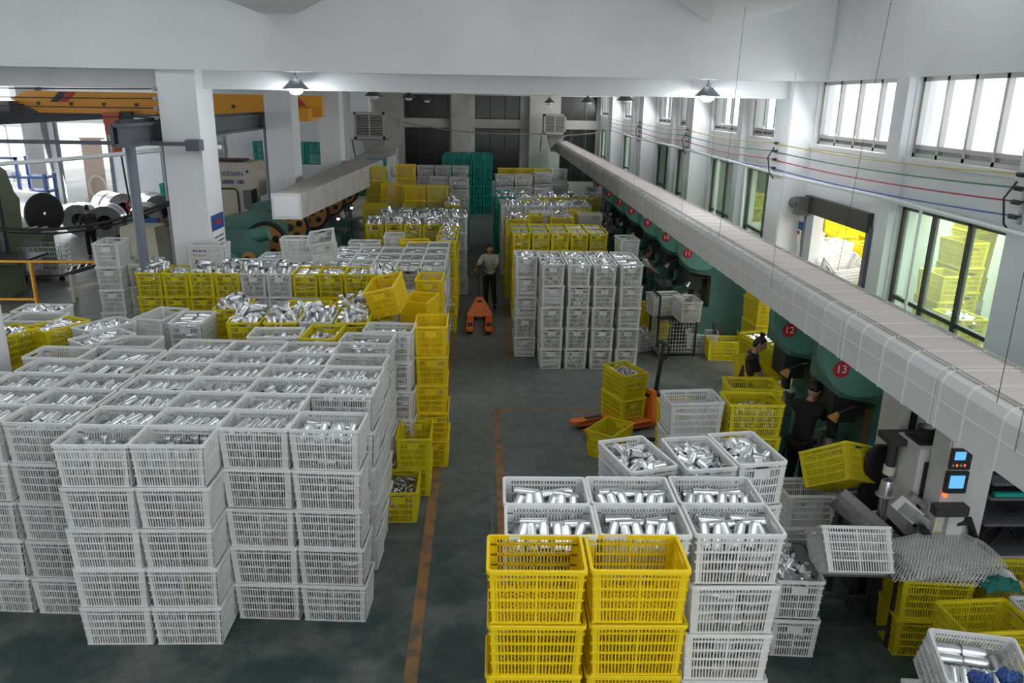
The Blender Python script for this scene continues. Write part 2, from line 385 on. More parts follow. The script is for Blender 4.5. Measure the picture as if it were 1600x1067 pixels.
# unseen walls added behind and left of the camera to block sky light
struct(MB().box(-14.3, -9, 0, -14, 13.5, 8.6).obj('wall_left_light_block', M_['plaster']))
struct(MB().box(-14, -9.2, 0, -1, -9, 8.6).obj('wall_behind_light_block', M_['plaster']))
# left columns
for i, (y, w) in enumerate([(15.2, .70), (22.4, .72), (29.6, .75), (36.8, .8)]):
    c = struct(MB().box(-5.95, y, 0, -5.95+w, y+.9, 6.16).obj('column', M_['plaster']), ['front white column beside the crane with a small sign low on its side', 'second white column at the near end of left duct', 'third white column along left duct', 'far white column near the back wall'][i], 'column')
# left hall end wall with bright doorway and windows
lh = [(-20.75, -18.3, 0, 3.86), (-26, -22.2, 1.0, 3.7), (-26, -22.6, 4.5, 5.6)]
struct(wall_with_holes('y', 40, 40.3, [-26, -6.0], [0, 6.3], lh).obj('wall_left_hall_end', M_['plaster']))
window('y', 40, -26, -22.2, 1.0, 3.7, 4, [.45], M_['alframe'], M_['glass']); window('y', 40, -26, -22.6, 4.5, 5.6, 3, [], M_['alframe'], M_['glass'])
struct(MB().box(-6.2, 37.7, 0, -5.95, 45.3, 6.2).obj('wall_left', M_['plaster_far']))
dd = struct(empty('door_2', (-19.5, 40, 0))); dd['label'] = 'tall bright open doorway at end of left hall'; dd['category'] = 'doorway'
for s in (-1, 1): MB().box(s*1.24-.07, -.05, 0, s*1.24+.07, .1, 3.9).obj('door_jamb', M_['grey'], dd)
struct(MB().box(-22.0, 39.4, 0, -21.1, 40, 6.1).obj('trim_5', M_['concrete']), 'grey concrete pier left of the bright doorway', 'pier')
# what stands outside the bright doorway
struct(MB().box(-30, 40.3, -.25, -14, 60, -.05).obj('ground_outside', M_['concrete']), 'pale ground outside the bright doorway', 'ground')
tag(MB().box(-20.6, 42.0, -.05, -19.6, 42.1, 3.0).box(-20.65, 41.98, 3.0, -19.4, 42.12, 3.1).obj('leaning_board', M_['shadebrown']), 'brown board leaning outside the bright doorway', 'board')
hb = MB()
for k in range(3):
    hb.tube([(-19.95+(.38+.03*k)*math.cos(a*PI/10), 41.9-.03*k, .59+(.55+.03*k)*math.sin(a*PI/10)) for a in range(21)], .035, 6)
tag(hb.obj('coiled_hose', M_['hose'], None, True), 'pale hose coiled on the panel outside the doorway', 'hose')
struct(MB().box(-7.0, 9.0, 0, -6.12, 9.85, 8.6).obj('column', M_['plaster']), 'white column cut by the left edge behind the left block', 'column')
# ================================================================= CRATES AND WHAT IS IN THEM
CL, CD, CH = .685, .462, .44
rng = random.Random(7)
def crate_meshes(mkey):
    m = M_[mkey]
    def tp(mb):                                                          # walls lean out towards the rim
        out = []
        for (x, y, z) in mb.v:
            k = .935 + .065*min(1, max(0, z/CH)); out.append((x*k, y*k, z))
        mb.v = out; return mb
    b = MB(); t = .011; hx = CL/2; hy = CD/2
    zs = [.0, .105, .19, .275, .36, .425]
    for s in (-1, 1):
        yo = s*hy; y0, y1 = sorted((yo, yo - s*t))
        for z in zs: b.box(-hx, min(y0, y0-(s<0)*.004), z, hx, max(y1, y1+(s>0)*.004), z+.015)
        n = 23
        for i in range(n):
            x = -hx+.055 + (CL-.11)*i/(n-1); w = .0048 if i % 11 else .009
            b.box(x-w, y0, .0, x+w, y1, .43)
        xo = s*hx; x0, x1 = sorted((xo, xo - s*t))
        for z in zs: b.box(min(x0, x0-(s<0)*.004), -hy, z, max(x1, x1+(s>0)*.004), hy, z+.015)
        n = 15
        for i in range(n):
            y = -hy+.05 + (CD-.10)*i/(n-1); w = .0048 if i % 7 else .009
            mid = abs(y) < .075
            b.box(x0, y-w, .0, x1, y+w, .29 if mid else .43)
    for sx in (-1, 1):
        for sy in (-1, 1):
            xa, xb = sorted((sx*hx, sx*(hx-.05))); ya, yb = sorted((sy*hy, sy*(hy-t))); b.box(xa, ya, 0, xb, yb, .43)
            xa, xb = sorted((sx*hx, sx*(hx-t))); ya, yb = sorted((sy*hy, sy*(hy-.045))); b.box(xa, ya, 0, xb, yb, .43)
    for i in range(15): x = -hx+.02+(CL-.04)*i/14; b.box(x-.008, -hy, .002, x+.008, hy, .012)
    for i in range(10): y = -hy+.02+(CD-.04)*i/9; b.box(-hx, y-.008, .002, hx, y+.008, .012)
    body = tp(b).mesh('crate_body', m)
    r = MB(); o = .012
    def rr(ax, ay, q):
        out = []
        for cx, cy, a0 in ((ax-q, ay-q, 0), (-ax+q, ay-q, 90), (-ax+q, -ay+q, 180), (ax-q, -ay+q, 270)):
            for k in range(5): a = math.radians(a0+22.5*k); out.append((cx+q*math.cos(a), cy+q*math.sin(a)))
        return out
    po = rr(hx+o, hy+o, .035); pi = rr(hx-.012, hy-.012, .025); n = len(po)
    rings = [[(x, y, .408) for x, y in po], [(x, y, CH-.004) for x, y in po], [(x*.994, y*.992, CH) for x, y in po], [(x, y, CH) for x, y in pi], [(x, y, .408) for x, y in pi]]
    vs = [p for g in rings for p in g]; fs = []
    for g in range(5):
        for k in range(n): fs.append((g*n+k, g*n+(k+1) % n, ((g+1) % 5)*n+(k+1) % n, ((g+1) % 5)*n+k))
    r.add(vs, fs)
    rim = r.mesh('crate_rim', m)
    hs = []
    for s in (-1, 1):
        h = MB(); xa, xb = sorted((s*(hx+.004), s*(hx-.008))); h.box(xa*.98, -.08, .285, xb*.98, .08, .37); hs.append(h.mesh('crate_handle_panel', m))
    # plain open-topped shell for crates buried inside a block
    return body, rim, hs
CM = {k: crate_meshes(k) for k in ('white', 'yellow', 'amber', 'teal')}
NAMES = {'white': 'white_crate', 'yellow': 'yellow_crate', 'amber': 'yellow_crate', 'teal': 'teal_crate'}
CNAME = {'w': 'white', 'y': 'yellow', 'o': 'amber', 't': 'teal'}
FARW = []                                                               # white crates too far off to show singly
HIDDEN = []                                                             # matrices of crates nobody sees
def crate(c, M, label, group, parts=True):
    key = CNAME[c]; body, rim, hs = CM[key]
    o = link(NAMES[key], body, None, M); tag(o, label, 'crate', group)
    if parts:
        link('rim', rim, o)
        for h in hs: link('handle_panel', h, o)
    else: link('rim', rim, o)
    return o
ORD = ['', 'second', 'third', 'fourth', 'fifth', 'sixth', 'seventh']
def level_word(i, n):
    if n == 1: return ''
    if i == 0: return 'topmost '
    if i == n-1: return 'bottom '
    return ORD[i] + ' from top '
# ---- can shapes
CR, CLN = .043, .175
def can_mesh(n=14):
    r, l = CR, CLN
    prof = [(r*.86, l/2), (r*.97, l/2-.012), (r, l/2-.05), (r, -l/2), (r*.95, -l/2), (r*.93, l/2-.05), (.0001, l/2-.06)]
    mb = MB(); mb.lathe([(.0001, l/2), (r*.80, l/2), (r*.90, l/2-.006), (r*.90, l/2-.02), (r, l/2-.05), (r, -l/2), (r*.94, -l/2), (r*.94, l/2-.06), (.0001, l/2-.06)], n)
    return mb
CAN = can_mesh().mesh('can', M_['alu'], True)
def low_can(n=9):
    r, l = CR, CLN; mb = MB()
    mb.lathe([(.0001, l/2), (r*.85, l/2), (r, l/2-.03), (r, -l/2), (r*.93, -l/2), (r*.93, l/2-.07), (.0001, l/2-.07)], n); return mb
def aim(c, d):
    return T(c) @ Vector(d).to_track_quat('Z', 'Y').to_matrix().to_4x4()
FILL = []                                                               # far or half-hidden cans, gathered into one object
DISCS = []
RINGS = []
IND = [0]
def put_cans(F, lst, ind=None, grp=None, name='metal_can', cat='can', scl=1.0, zs=1.0):
    for L in lst:
        M = F @ L
        if scl != 1.0 or zs != 1.0: M = M @ Matrix.Diagonal((scl, scl, scl*zs, 1))
        if ind and IND[0] < 298:
            o = link(name, CAN, None, M); tag(o, ind, cat, grp or ind.replace('silver ', '')); IND[0] += 1
        else: FILL.append(M)
def lay_rows(wx, wy, zr, r):
    """back: cans lying along the crate, front: a leaning row, as in the front right crates"""
    out = []; n = 6
    for i in range(n):
        x = -wx/2+.105 + (wx-.20)*i/(n-1)
        out.append(aim((x+r.uniform(-.015,.015), -wy*.17+r.uniform(-.02,.02), zr-.115+r.uniform(-.015,.015)), (r.uniform(-.35,.35), .68, .70+r.uniform(-.15,.15))))
    for i in range(2):
        x = -wx*.22 + wx*.42*i
        out.append(aim((x+r.uniform(-.03,.03), wy*.30+r.uniform(-.02,.02), zr-.115+r.uniform(-.01,.03)), (r.choice((-1, 1)), r.uniform(-.12,.12), r.uniform(-.08,.16))))
        out.append(aim((x+.06+r.uniform(-.04,.04), wy*.12+r.uniform(-.02,.02), zr-.09+r.uniform(-.015,.015)), (r.choice((-1, 1)), r.uniform(-.2,.2), r.uniform(-.05,.2))))
    return out
def lay_diag(wx, wy, zr, r):
    out = []; s = r.uniform(.25, .7); n = 6
    for j, y in enumerate((-wy*.20, wy*.20)):
        for i in range(n):
            x = -wx/2+.11 + (wx-.20)*i/(n-1) + (.03 if j else -.01)
            d = (s+r.uniform(-.2,.2), 1.0, .34+r.uniform(-.2,.2)); sg = 1 if r.random() < .7 else -1
            if r.random() < .06: continue
            out.append(aim((x+r.uniform(-.012,.012), y+r.uniform(-.015,.015), zr-.10+r.uniform(-.015,.02)), [sg*k for k in d]))
    return out
def lay_upright(wx, wy, zr, r):
    out = []
    for j in range(3):
        for i in range(6):
            if r.random() < .22: continue
            x = -wx/2+.10+(wx-.2)*i/5; y = -wy/2+.11+(wy-.2)*j/2
            out.append(aim((x+r.uniform(-.012,.012), y+r.uniform(-.01,.01), zr-.185+r.uniform(-.03,.03)), (r.uniform(-.1,.1), r.uniform(-.1,.1), 1)))
    return out
def lay_jumble(wx, wy, zr, r, n=26, up=.04):
    out = []
    nx, ny = (5, 7) if wx < wy else (7, 5)
    for i in range(nx*ny):
        a = ((i % nx)+.5)/nx*2-1+r.uniform(-.12,.12); b = ((i//nx)+.5)/ny*2-1+r.uniform(-.12,.12); m = 1-max(abs(a), abs(b))
        d = Vector((r.uniform(-1,1), r.uniform(-1,1), r.uniform(-.6,1)))
        out.append(aim((a*(wx/2-.05), b*(wy/2-.05), zr-.10+up*m*2+r.uniform(-.04,.04)), d))
    return out
def lay_bottles(wx, wy, zr, r):
    out = []
    nx = int(wx/.085)
    for i in range(nx):
        for j in range(int(wy/.12)):
            x = -wx/2+.06+(wx-.12)*i/max(1, nx-1); y = -wy/2+.07+(wy-.14)*j/max(1, int(wy/.12)-1)
            out.append(aim((x+r.uniform(-.02,.02), y+r.uniform(-.02,.02), zr-.03+r.uniform(-.05,.05)), (r.uniform(-.5,.5), r.uniform(-.4,.4), 1 if r.random() < .8 else .2)))
    for k in range(5): out.append(aim((r.uniform(-.3,.3)*wx, r.uniform(-.3,.3)*wy, zr+.09+r.uniform(0,.04)), (r.uniform(-1,1), r.uniform(-1,1), r.uniform(-.3,.5))))
    return out
def lay_flat(wx, wy, zr, r):
    out = []; nx = max(1, round((wx-.06)/.2)); ny = int((wy-.05)/.085)
    for i in range(nx):
        for j in range(ny):
            out.append(aim((-wx/2+.02+(wx-.04)*(i+.5)/nx, -wy/2+.03+(wy-.06)*(j+.5)/ny, zr-.07+r.uniform(-.02,.012)), (1, r.uniform(-.12,.12), r.uniform(-.08,.08))))
    return out
LAY = dict(rows=lay_rows, diag=lay_diag, upright=lay_upright, jumble=lay_jumble, bottles=lay_bottles, flat=lay_flat)
def under(wx, wy, zr, r):
    nx = int((wx-.08)/.084); out = []
    for i in range(nx):
        for j in range(2):
            if r.random() < .35: continue
            out.append(aim((-wx/2+.08+(wx-.16)*i/(nx-1), (-.25+.5*j)*wy*.9, zr-.20+r.uniform(-.012,.012)), (0, 1 if r.random() < .5 else -1, r.uniform(-.08,.08))))
    return out
def side_fill(wx, wy, faces, r):
    """cans seen through the slots of a lower crate"""
    out = []; mode = r.choice((0, 0, 1, 2))
    def face(w, d, R):
        if mode == 0:
            n = int((w-.10)/.084)
            for l in range(4):
                for i in range(n): out.append(R @ aim((-w/2+.075+(w-.15)*i/(n-1)+(.02 if l % 2 else -.01), -d/2+.15+r.uniform(-.02,.02), .06+.083*l), (r.uniform(-.08,.08), r.choice((-1, 1)), r.uniform(-.08,.08))))
        elif mode == 1:
            n = max(2, int((w-.08)/.19))
            for l in range(4):
                for i in range(n):
                    for q in range(2): out.append(R @ aim((-w/2+.13+(w-.26)*i/(n-1), -d/2+.085+.085*q, .06+.083*l), (r.choice((-1, 1)), r.uniform(-.08,.08), r.uniform(-.06,.06))))
        else:
            n = int((w-.10)/.084)
            for l in range(2):
                for i in range(n): out.append(R @ aim((-w/2+.075+(w-.15)*i/(n-1), -d/2+.085, .115+.19*l), (r.uniform(-.05,.05), 0, r.choice((-1, 1)))))
    if 'f' in faces: face(wx, wy, Matrix.Identity(4))
    if 'r' in faces: face(wy, wx, rz(PI/2))
    if 'l' in faces: face(wy, wx, rz(-PI/2))
    return [m for m in out if r.random() > .35]
def stack(cols, x, y, o, n, where, top='empty', ang=0., vis=None, faces='f', group='stacked crates', parts=True, ind=False, z0=0., jit=.012, seal=True, fillall=None):
    """a column of n crates; o = 'L' long side to the camera, 'S' short side. cols: colours from the top down, the last one repeats"""
    r = random.Random(int((x*131+y*977+n)*1000) & 0xffffff)
    vis = n if vis is None else vis
    wx, wy = (CL, CD) if o == 'L' else (CD, CL)
    for i in range(n):
        z = z0 + (n-1-i)*CH
        jx, jy, ja = (r.uniform(-jit, jit), r.uniform(-jit, jit), r.uniform(-jit, jit)) if i else (0, 0, 0)
        F = T(x+jx, y+jy, z) @ rz(math.radians(ang)+ja)
        M = F if o == 'L' else F @ rz(PI/2)
        c = cols[min(i, len(cols)-1)]
        if i >= vis: HIDDEN.append(M); continue
        nm = {'w': 'white', 'y': 'yellow', 'o': 'golden yellow', 't': 'teal green'}[c]
        lw = level_word(i, n)
        if c == 'w' and not parts and y > 27.5: FARW.append(M)
        else: crate(c, M, f"{nm} crate, {lw}{where}" if lw else f"{nm} crate {where}", group, parts)
        wi, wj = wx*.955, wy*.955
        if i == 0:
            if top in LAY:
                L = LAY[top](wi, wj, CH, r)
                put_cans(F, L, f"silver metal can in the {nm} crate {where}" if ind else None, f"cans in the {nm} crate {where}", zs={'jumble': .66, 'rows': 1.22, 'diag': .86}.get(top, 1.0))
                if top != 'upright': put_cans(F, under(wi, wj, CH, r))
                else: put_cans(F, under(wi, wj, CH-.12, r))
                put_cans(F, side_fill(wi, wj, faces, r)[:16] if 0 else [])
            elif top == 'caps':
                for k in range(70): DISCS.append(F @ aim((r.uniform(-.42,.42)*wi, r.uniform(-.42,.42)*wj, CH-.14+r.uniform(-.03,.05)), (r.uniform(-.8,.8), r.uniform(-.8,.8), 1)))
                put_cans(F, under(wi, wj, CH-.02, r))
        if (i > 0 or (top in LAY and fillall is not False) or fillall) and faces:
            S = side_fill(wi, wj, faces, r)
            if i == 0: S = [m for m in S if m.translation.z < CH-.2]
            put_cans(F, S)

# ---- left block, white crates, rows A (front) to G, columns counted from the aisle
A0 = -3.3; tn = math.tan(math.radians(A0))
colx = [-1.525, -2.22, -2.915, -3.61, -4.345, -5.06, -5.78]
rowy = {'A': 6.86, 'B': 7.30, 'C': 7.78, 'D': 8.26, 'E': 8.74, 'F': 9.21, 'G': 9.68}
cw = ['aisle-end', 'second', 'third', 'fourth', 'fifth', 'sixth', 'seventh']
rw = dict(A='front', B='second', C='third', D='fourth', E='fifth', F='sixth', G='seventh')
cells = {'A': [2, 3], 'B': [0, 1, 2, 3, 4, 5, 6], 'C': [1, 2, 3, 4, 5, 6], 'D': [0, 1, 2, 3, 4, 5, 6], 'E': [0, 1, 2, 3, 4, 5], 'F': [0, 1, 2, 3, 4], 'G': [1, 2, 3]}
for R_, cs in cells.items():
    for c in cs:
        x = colx[c]; y = rowy[R_] + tn*(x+1.525)
        if R_ == 'A': y = 6.955
        full = R_ == 'A' or (R_ == 'B' and c in (0, 1, 4, 5, 6)) or c == 0
        top = 'upright' if R_ == 'A' else ('rows' if (R_, c) == ('B', 0) else ('empty' if (R_, c) == ('F', 0) else 'diag'))
        f = ('f' if R_ in 'AB' or (R_, c) == ('D', 0) else '') + ('r' if c == 0 or (R_ == 'A' and c == 2) or (R_ == 'B' and c == 5) else '')
        stack('w', x, y, 'L', 5, f"{'stack ' if 0 else ''}at {cw[c]} column, {rw[R_]} row of left block", top, A0 if R_ != 'A' else -.6,
              vis=5 if full else (2 if (R_, c) == ('C', 1) else 1), faces=f if full else '', group='white crates of the left block', ind=(R_ in 'AB'), jit=.006)
G_L = 'crates behind the left block'
# empties and odd crates along the back of the left block
stack('w', -5.26, 9.47, 'L', 5, 'nearest the column foot behind left block', 'empty', -3.4, vis=2, faces='', group=G_L)
stack('w', -4.60, 9.95, 'L', 5, 'empty, behind the left block beside the tube crates', 'empty', -1.6, vis=2, faces='', group=G_L)
stack('y', -6.45, 10.35, 'S', 5, 'left one of two yellow ones behind left block', 'jumble', -25, vis=2, faces='f', group=G_L, fillall=False)
stack('y', -5.95, 10.75, 'S', 5, 'right one of two yellow ones behind left block', 'jumble', -28, vis=2, faces='', group=G_L, fillall=False)
stack('w', -5.30, 10.75, 'S', 5, 'holding loose tubes, right of the yellow pair', 'jumble', -30, vis=1, faces='', group=G_L)
stack('w', -5.05, 10.15, 'S', 5, 'holding nested tubes, in front of the yellow pair', 'jumble', -38, vis=1, faces='', group=G_L)
stack('w', -4.74, 11.34, 'S', 5, 'empty, with handle slot, left of the sheet crate', 'empty', -12, vis=2, faces='f', group=G_L)
stack('w', -4.22, 11.15, 'S', 5, 'with flat sheets on top, left of bottle crates', 'flat', 1, vis=2, faces='fr', group=G_L)
stack('w', -6.6, 11.6, 'L', 5, 'with dark cups, before the yellow railing', 'jumble', 0, vis=1, faces='', group=G_L)
stack('w', -7.2, 11.0, 'L', 5, 'at the far left edge before the railing', 'jumble', 0, vis=1, faces='', group=G_L)
stack('w', -6.4, 11.1, 'L', 5, 'half hidden behind the left yellow one', 'empty', 0, vis=1, faces='', group=G_L)
# crates heaped with upright blanks
stack('y', -3.42, 11.2, 'S', 5, 'first from left in the heaped bottle row', 'bottles', 1.4, vis=2, faces='f', group='crates heaped with bottle blanks')
stack('y', -2.9, 11.21, 'S', 5, 'second from left in the heaped bottle row', 'bottles', 1.4, vis=2, faces='f', group='crates heaped with bottle blanks')
stack('w', -2.41, 11.26, 'S', 5, 'third from left in the heaped bottle row', 'bottles', 1.4, vis=2, faces='', group='crates heaped with bottle blanks')
stack('y', -1.89, 11.23, 'S', 5, 'fourth from left in the heaped bottle row', 'bottles', 1.4, vis=2, faces='', group='crates heaped with bottle blanks')
stack('y', -3.85, 11.92, 'S', 5, 'at left end behind the heaped bottle row', 'bottles', 1.4, vis=2, faces='', group='crates heaped with bottle blanks')
stack('y', -2.72, 11.95, 'L', 5, 'long side out behind the heaped bottle row', 'jumble', 1.4, vis=1, faces='', group='crates heaped with bottle blanks')
stack('y', -1.95, 11.97, 'L', 5, 'at right end behind the heaped bottle row', 'bottles', 1.4, vis=1, faces='', group='crates heaped with bottle blanks')
stack('w', -2.82, 10.40, 'L', 5, 'half full of small caps behind left block', 'caps', 1.0, vis=1, faces='', group=G_L)
stack('y', -2.2, 10.45, 'S', 5, 'half full of small caps behind left block', 'caps', -4, vis=3, faces='', group=G_L)
stack('w', -1.54, 10.16, 'L', 5, 'nearest the aisle behind left block, cloudy plastic', 'caps', -4.2, vis=5, faces='r', group=G_L)
stack('w', -1.30, 10.68, 'L', 5, 'cloudy plastic, left of the tall yellow stack', 'caps', -4.4, vis=5, faces='r', group=G_L)
# yellow stacks along the aisle
G_Y = 'yellow crates along the left of the aisle'
stack('ooooo', -.735, 11.05, 'S', 5, 'in bright yellow stack at the aisle edge', 'empty', .5, faces='', group=G_Y)
stack('yy', -.93, 10.12, 'S', 2, 'of the short yellow pair in the aisle', 'empty', 0, faces='', group=G_Y)
stack('y', -1.06, 9.42, 'S', 1, 'full of metal rings standing on aisle floor', 'rings', 0, faces='', group=G_Y)
stack('ooooo', -.95, 14.02, 'S', 5, 'in yellow stack behind the bright aisle stack', 'empty', -3, vis=3, faces='', group=G_Y)
stack('ooooo', -1.02, 12.45, 'S', 5, 'in yellow stack touching the tipped yellow crate', 'empty', -14, vis=4, faces='', group=G_Y)
crate('o', T(-1.40, 11.72, 2.20) @ Matrix.Rotation(math.radians(-15), 4, 'Y') @ Matrix.Rotation(math.radians(6), 4, 'X') @ rz(math.radians(90-8)), 'yellow crate tipped over on top of the heaped crates', G_Y)
# row M: short sides to the camera, heaped with blanks
mc = ['yyw', 'yyyw', 'yyw', 'yow', 'ww', 'ww', 'yww', 'yo', 'yyw', 'yyw']
for i in range(10):
    stack(mc[i], -6.06+.468*i, 14.45, 'S', 5, f"{['first','second','third','fourth','fifth','sixth','seventh','eighth','ninth','tenth'][i]} from left in the row before the columns", 'flat' if i == 6 else ('jumble' if i in (1, 7, 8) else 'bottles'), 1.5, vis=3, faces='f', group='crates in the row before the columns')
wr_ = ['', 'first', 'second', 'third', 'fourth']
for j, (y, xs) in enumerate([(15.16, [-4.60, -4.13, -3.66, -3.19, -2.72, -2.25, -1.78, -1.31, -.965]), (15.87, [-4.2, -3.73, -3.26, -2.79, -2.32, -1.855, -1.41, -.965]), (16.58, [-2.79, -2.32, -1.855, -1.41, -.965]), (17.29, [-1.41, -.965])]):
    xs = [-.965-.468*k for k in range(len(xs))]
    for k, x in enumerate(xs):
        stack('w', x, y, 'S', 5, f"{['aisle-end','second','third','fourth','fifth','sixth','seventh','eighth','ninth'][k]} stack, {['first','second','third','fourth'][j]} row behind the bottle row", 'flat', 1.0, vis=5 if k == 0 else 1, faces='r' if k == 0 else '', group='white crates behind the bottle row', parts=(k == 0))
stack('ww', -7.0, 14.9, 'S', 6, 'of the tall leaning white stack by the railing', 'empty', 6, vis=5, faces='', group='white crates by the railing')
stack('ww', -6.52, 15.2, 'S', 5, 'right of the tall leaning white stack', 'flat', 3, vis=3, faces='', group='white crates by the railing')
o_ = crate('w', T(-5.13, 14.72, 2.2) @ rz(math.radians(3)), 'white crate with blue and red lettering set on top before front column', 'white crates set on top of the rows')

for k in range(7): MB().box(-.22+.035*k, -CD/2-.006, .315, -.22+.035*k+(.010 if k % 3 else .018), -CD/2-.002, .355).box(-.22+.035*k, -CD/2-.006, .34 if k % 2 else .32, -.22+.035*k+.022, -CD/2-.002, .348 if k % 2 else .328).obj('printed_mark', M_['lblue'], o_)
for k in range(5): MB().box(-.22+.048*k, -CD/2-.006, .235, -.22+.048*k+.008, -CD/2-.002, .275).box(-.22+.048*k, -CD/2-.006, .255, -.22+.048*k+.02, -CD/2-.002, .262).obj('printed_mark', M_['red'], o_)
stack('w', -3.60, 15.45, 'L', 1, 'upside down on top of the white rows', 'empty', 2, faces='', z0=2.2, group='white crates set on top of the rows')
crate('w', T(-3.02, 15.05, 2.33) @ Matrix.Rotation(math.radians(-9), 4, 'Y') @ Matrix.Rotation(math.radians(14), 4, 'X') @ rz(PI/2+.08), 'white crate tipped askew on top of the white rows', 'white crates set on top of the rows')
G_N = 'crates in the middle left of the hall'
stack('w', -2.65, 17.6, 'L', 5, 'low cover crate behind the white rows', 'flat', 3, vis=1, faces='', group=G_N)
stack('w', -2.1, 18.6, 'S', 5, 'grey-white one left of the golden crate', 'empty', 3, vis=2, faces='', group=G_N)
stack('o', -1.55, 17.8, 'L', 5, 'single golden one behind the white rows', 'empty', 8, vis=1, faces='', group=G_N)
for k in range(3): stack('yyooy', -.83, 18.15+.70*k, 'S', 5, f"along the aisle, {['first','second','third'][k]} stack past the white rows", 'jumble', 1, vis=5, faces='r', group=G_N, parts=False)
for i in range(5): stack('y', -2.79+.49*i, 20.5 if i < 4 else 20.25, 'S', 5, f"{['first','second','third','fourth','fifth'][i]} from left in the far heaped row", 'bottles', 3, vis=5 if i == 4 else 2, faces='f', group='far crates heaped with blanks', parts=False)
for i in range(5): stack('w', -2.62+.49*i, 21.9, 'S', 5, f"{['first','second','third','fourth','fifth'][i]} from left behind the far heaped row", 'bottles', 3, vis=5 if i == 4 else 1, faces='', group='far crates heaped with blanks', parts=False)
for i in range(3): stack('t', -2.25+.72*i, 23.0, 'L', 5, f"{['first','second','third'][i]} from left behind the far white heap", 'jumble', 3, vis=5 if i == 2 else 2, faces='', group='far teal crates', parts=False)
for i, (x, y, n) in enumerate([(-2.16, 25.3, 6), (-1.43, 25.35, 6), (-2.95, 25.8, 6), (-3.3, 24.2, 5), (-2.7, 28, 7), (-3.6, 27, 7)]):
    stack('y' if i % 2 else 'o', x, y, 'L', n, f"of plain yellow stack number {['one','two','three','four','five','six'][i]} left of far white stacks" if 0 else ['of the plain yellow stack left of the aisle pair', 'of the plain yellow stack nearest the aisle', 'of the third plain yellow stack from aisle', 'of the low plain yellow stack by the duct', 'of the tall yellow stack beyond the plain pair', 'of the tallest yellow stack by far left presses'][i], 'empty', 3, vis=3, faces='', group='far plain yellow crates', parts=False)
for i in range(2): stack('y', -.95, 24.4+.72*i, 'S', 5, f"{['near','far'][i]} stack right of the plain yellow pair", 'bottles', 2, vis=5, faces='r', group='far plain yellow crates', parts=False)
G_F = 'far white stacks left of the aisle'
for i, (x, y, n) in enumerate([(-.85, 28.3, 6), (-1.55, 28.4, 6), (-.85, 29.0, 5), (-.85, 30.0, 5)]): stack('w', x, y, 'L', n, ['of the aisle-side far white stack', 'of the second far white stack from the aisle', 'of the white stack behind the aisle-side one', 'of the last low white stack before the teal wall'][i], 'flat', 3, vis=5 if i != 1 else 3, faces='f', group=G_F, parts=False)
for i in range(4): stack('w', -3.1+.72*i, 33.2, 'L', 6, f"{['first','second','third','fourth'][i]} from left in far wall-like white row", 'flat', 3, vis=4, faces='f', group=G_F, parts=False)
stack('t', -4.0, 30.5, 'L', 7, 'of the tall teal stack by left duct', 'empty', 0, vis=3, faces='', group='far teal crates', parts=False)
stack('t', -4.6, 30.0, 'L', 6, 'of the lower teal stack by left duct', 'empty', 0, vis=2, faces='', group='far teal crates', parts=False)
stack('w', -4.3, 37.5, 'L', 7, 'of the far grey-white stack under left cooler', 'empty', 0, vis=3, faces='', group=G_F, parts=False)
# teal wall of crates at the end of the aisle
for i in range(5):
    for j in range(6):
        stack('t', -1.72+.485*i, 38.3+.71*j, 'S', 6, f"{['first','second','third','fourth','fifth'][i]} column, row {['one','two','three','four','five','six'][j]} of the teal wall", 'flat' if 0 else 'empty', 3, vis=6 if j == 0 or i == 4 else 1, faces='', group='teal crates at the end of the aisle', parts=False)
# ---- right of the aisle
G_R = 'front right crates'
for i in range(2): stack('o', .395+.725*i, 4.90, 'L', 5, f"{['left','right'][i]} of the two yellow stacks nearest the camera", 'empty', -1.2, faces='', group='yellow crates nearest the camera')
for j, y in enumerate((5.36, 5.84)):
    for i, x in enumerate((.535, 1.245, 1.965)):
        stack('w', x, y, 'L', 5, f"{['left','middle','right'][i]} stack, {['first','second'][j]} row behind the front yellow ones", 'rows', -1.0, vis=5 if i == 2 else 1, faces=('fr' if j == 0 else 'r') if i == 2 else '', group=G_R, ind=True)
for i, (x, y, a) in enumerate([(1.437, 6.554, 16.7), (2.012, 6.568, 7.5), (2.504, 6.684, 8.7)]):
    stack('w', x, y, 'S', 5, f"{['left','middle','right'][i]} of the three heaped with short cups", 'jumble', a, vis=3, faces='fr' if i == 2 else ('f' if i == 0 else ''), group='white crates heaped with cups', ind=True)
stack('w', 3.14, 6.80, 'S', 2, 'of the low pair full of cups beside front right stacks', 'jumble', -4, faces='fr', group=G_R)
stack('w', 2.66, 9.15, 'L', 4, 'of the empty stack left of the full yellow crate', 'empty', 3.9, faces='', group=G_R)
stack('y', 3.41, 9.09, 'L', 4, 'of the full yellow stack before the man in black', 'upright', -1, faces='f', group=G_R)
stack('y', 2.72, 9.9, 'S', 3, 'of the empty stack behind the clear white one', 'empty', 2, faces='', group=G_R)
stack('y', 3.60, 9.64, 'L', 4, 'half hidden behind the full yellow stack', 'empty', -2, vis=4, faces='', group=G_R)
stack('w', 3.98, 8.40, 'L', 2, 'of the empty pair right of the heaped cups', 'empty', 0, faces='', group=G_R)
stack('yy', 2.43, 12.46, 'S', 2, 'of the pair standing on the hand truck', 'rings', 24, faces='fl', z0=.10, group='yellow crates on the hand truck')
stack('y', 2.02, 11.25, 'L', 1, 'empty and askew on the floor before the hand truck', 'empty', 52, faces='', group=G_R)
G_6 = 'white stacks standing in the middle right'
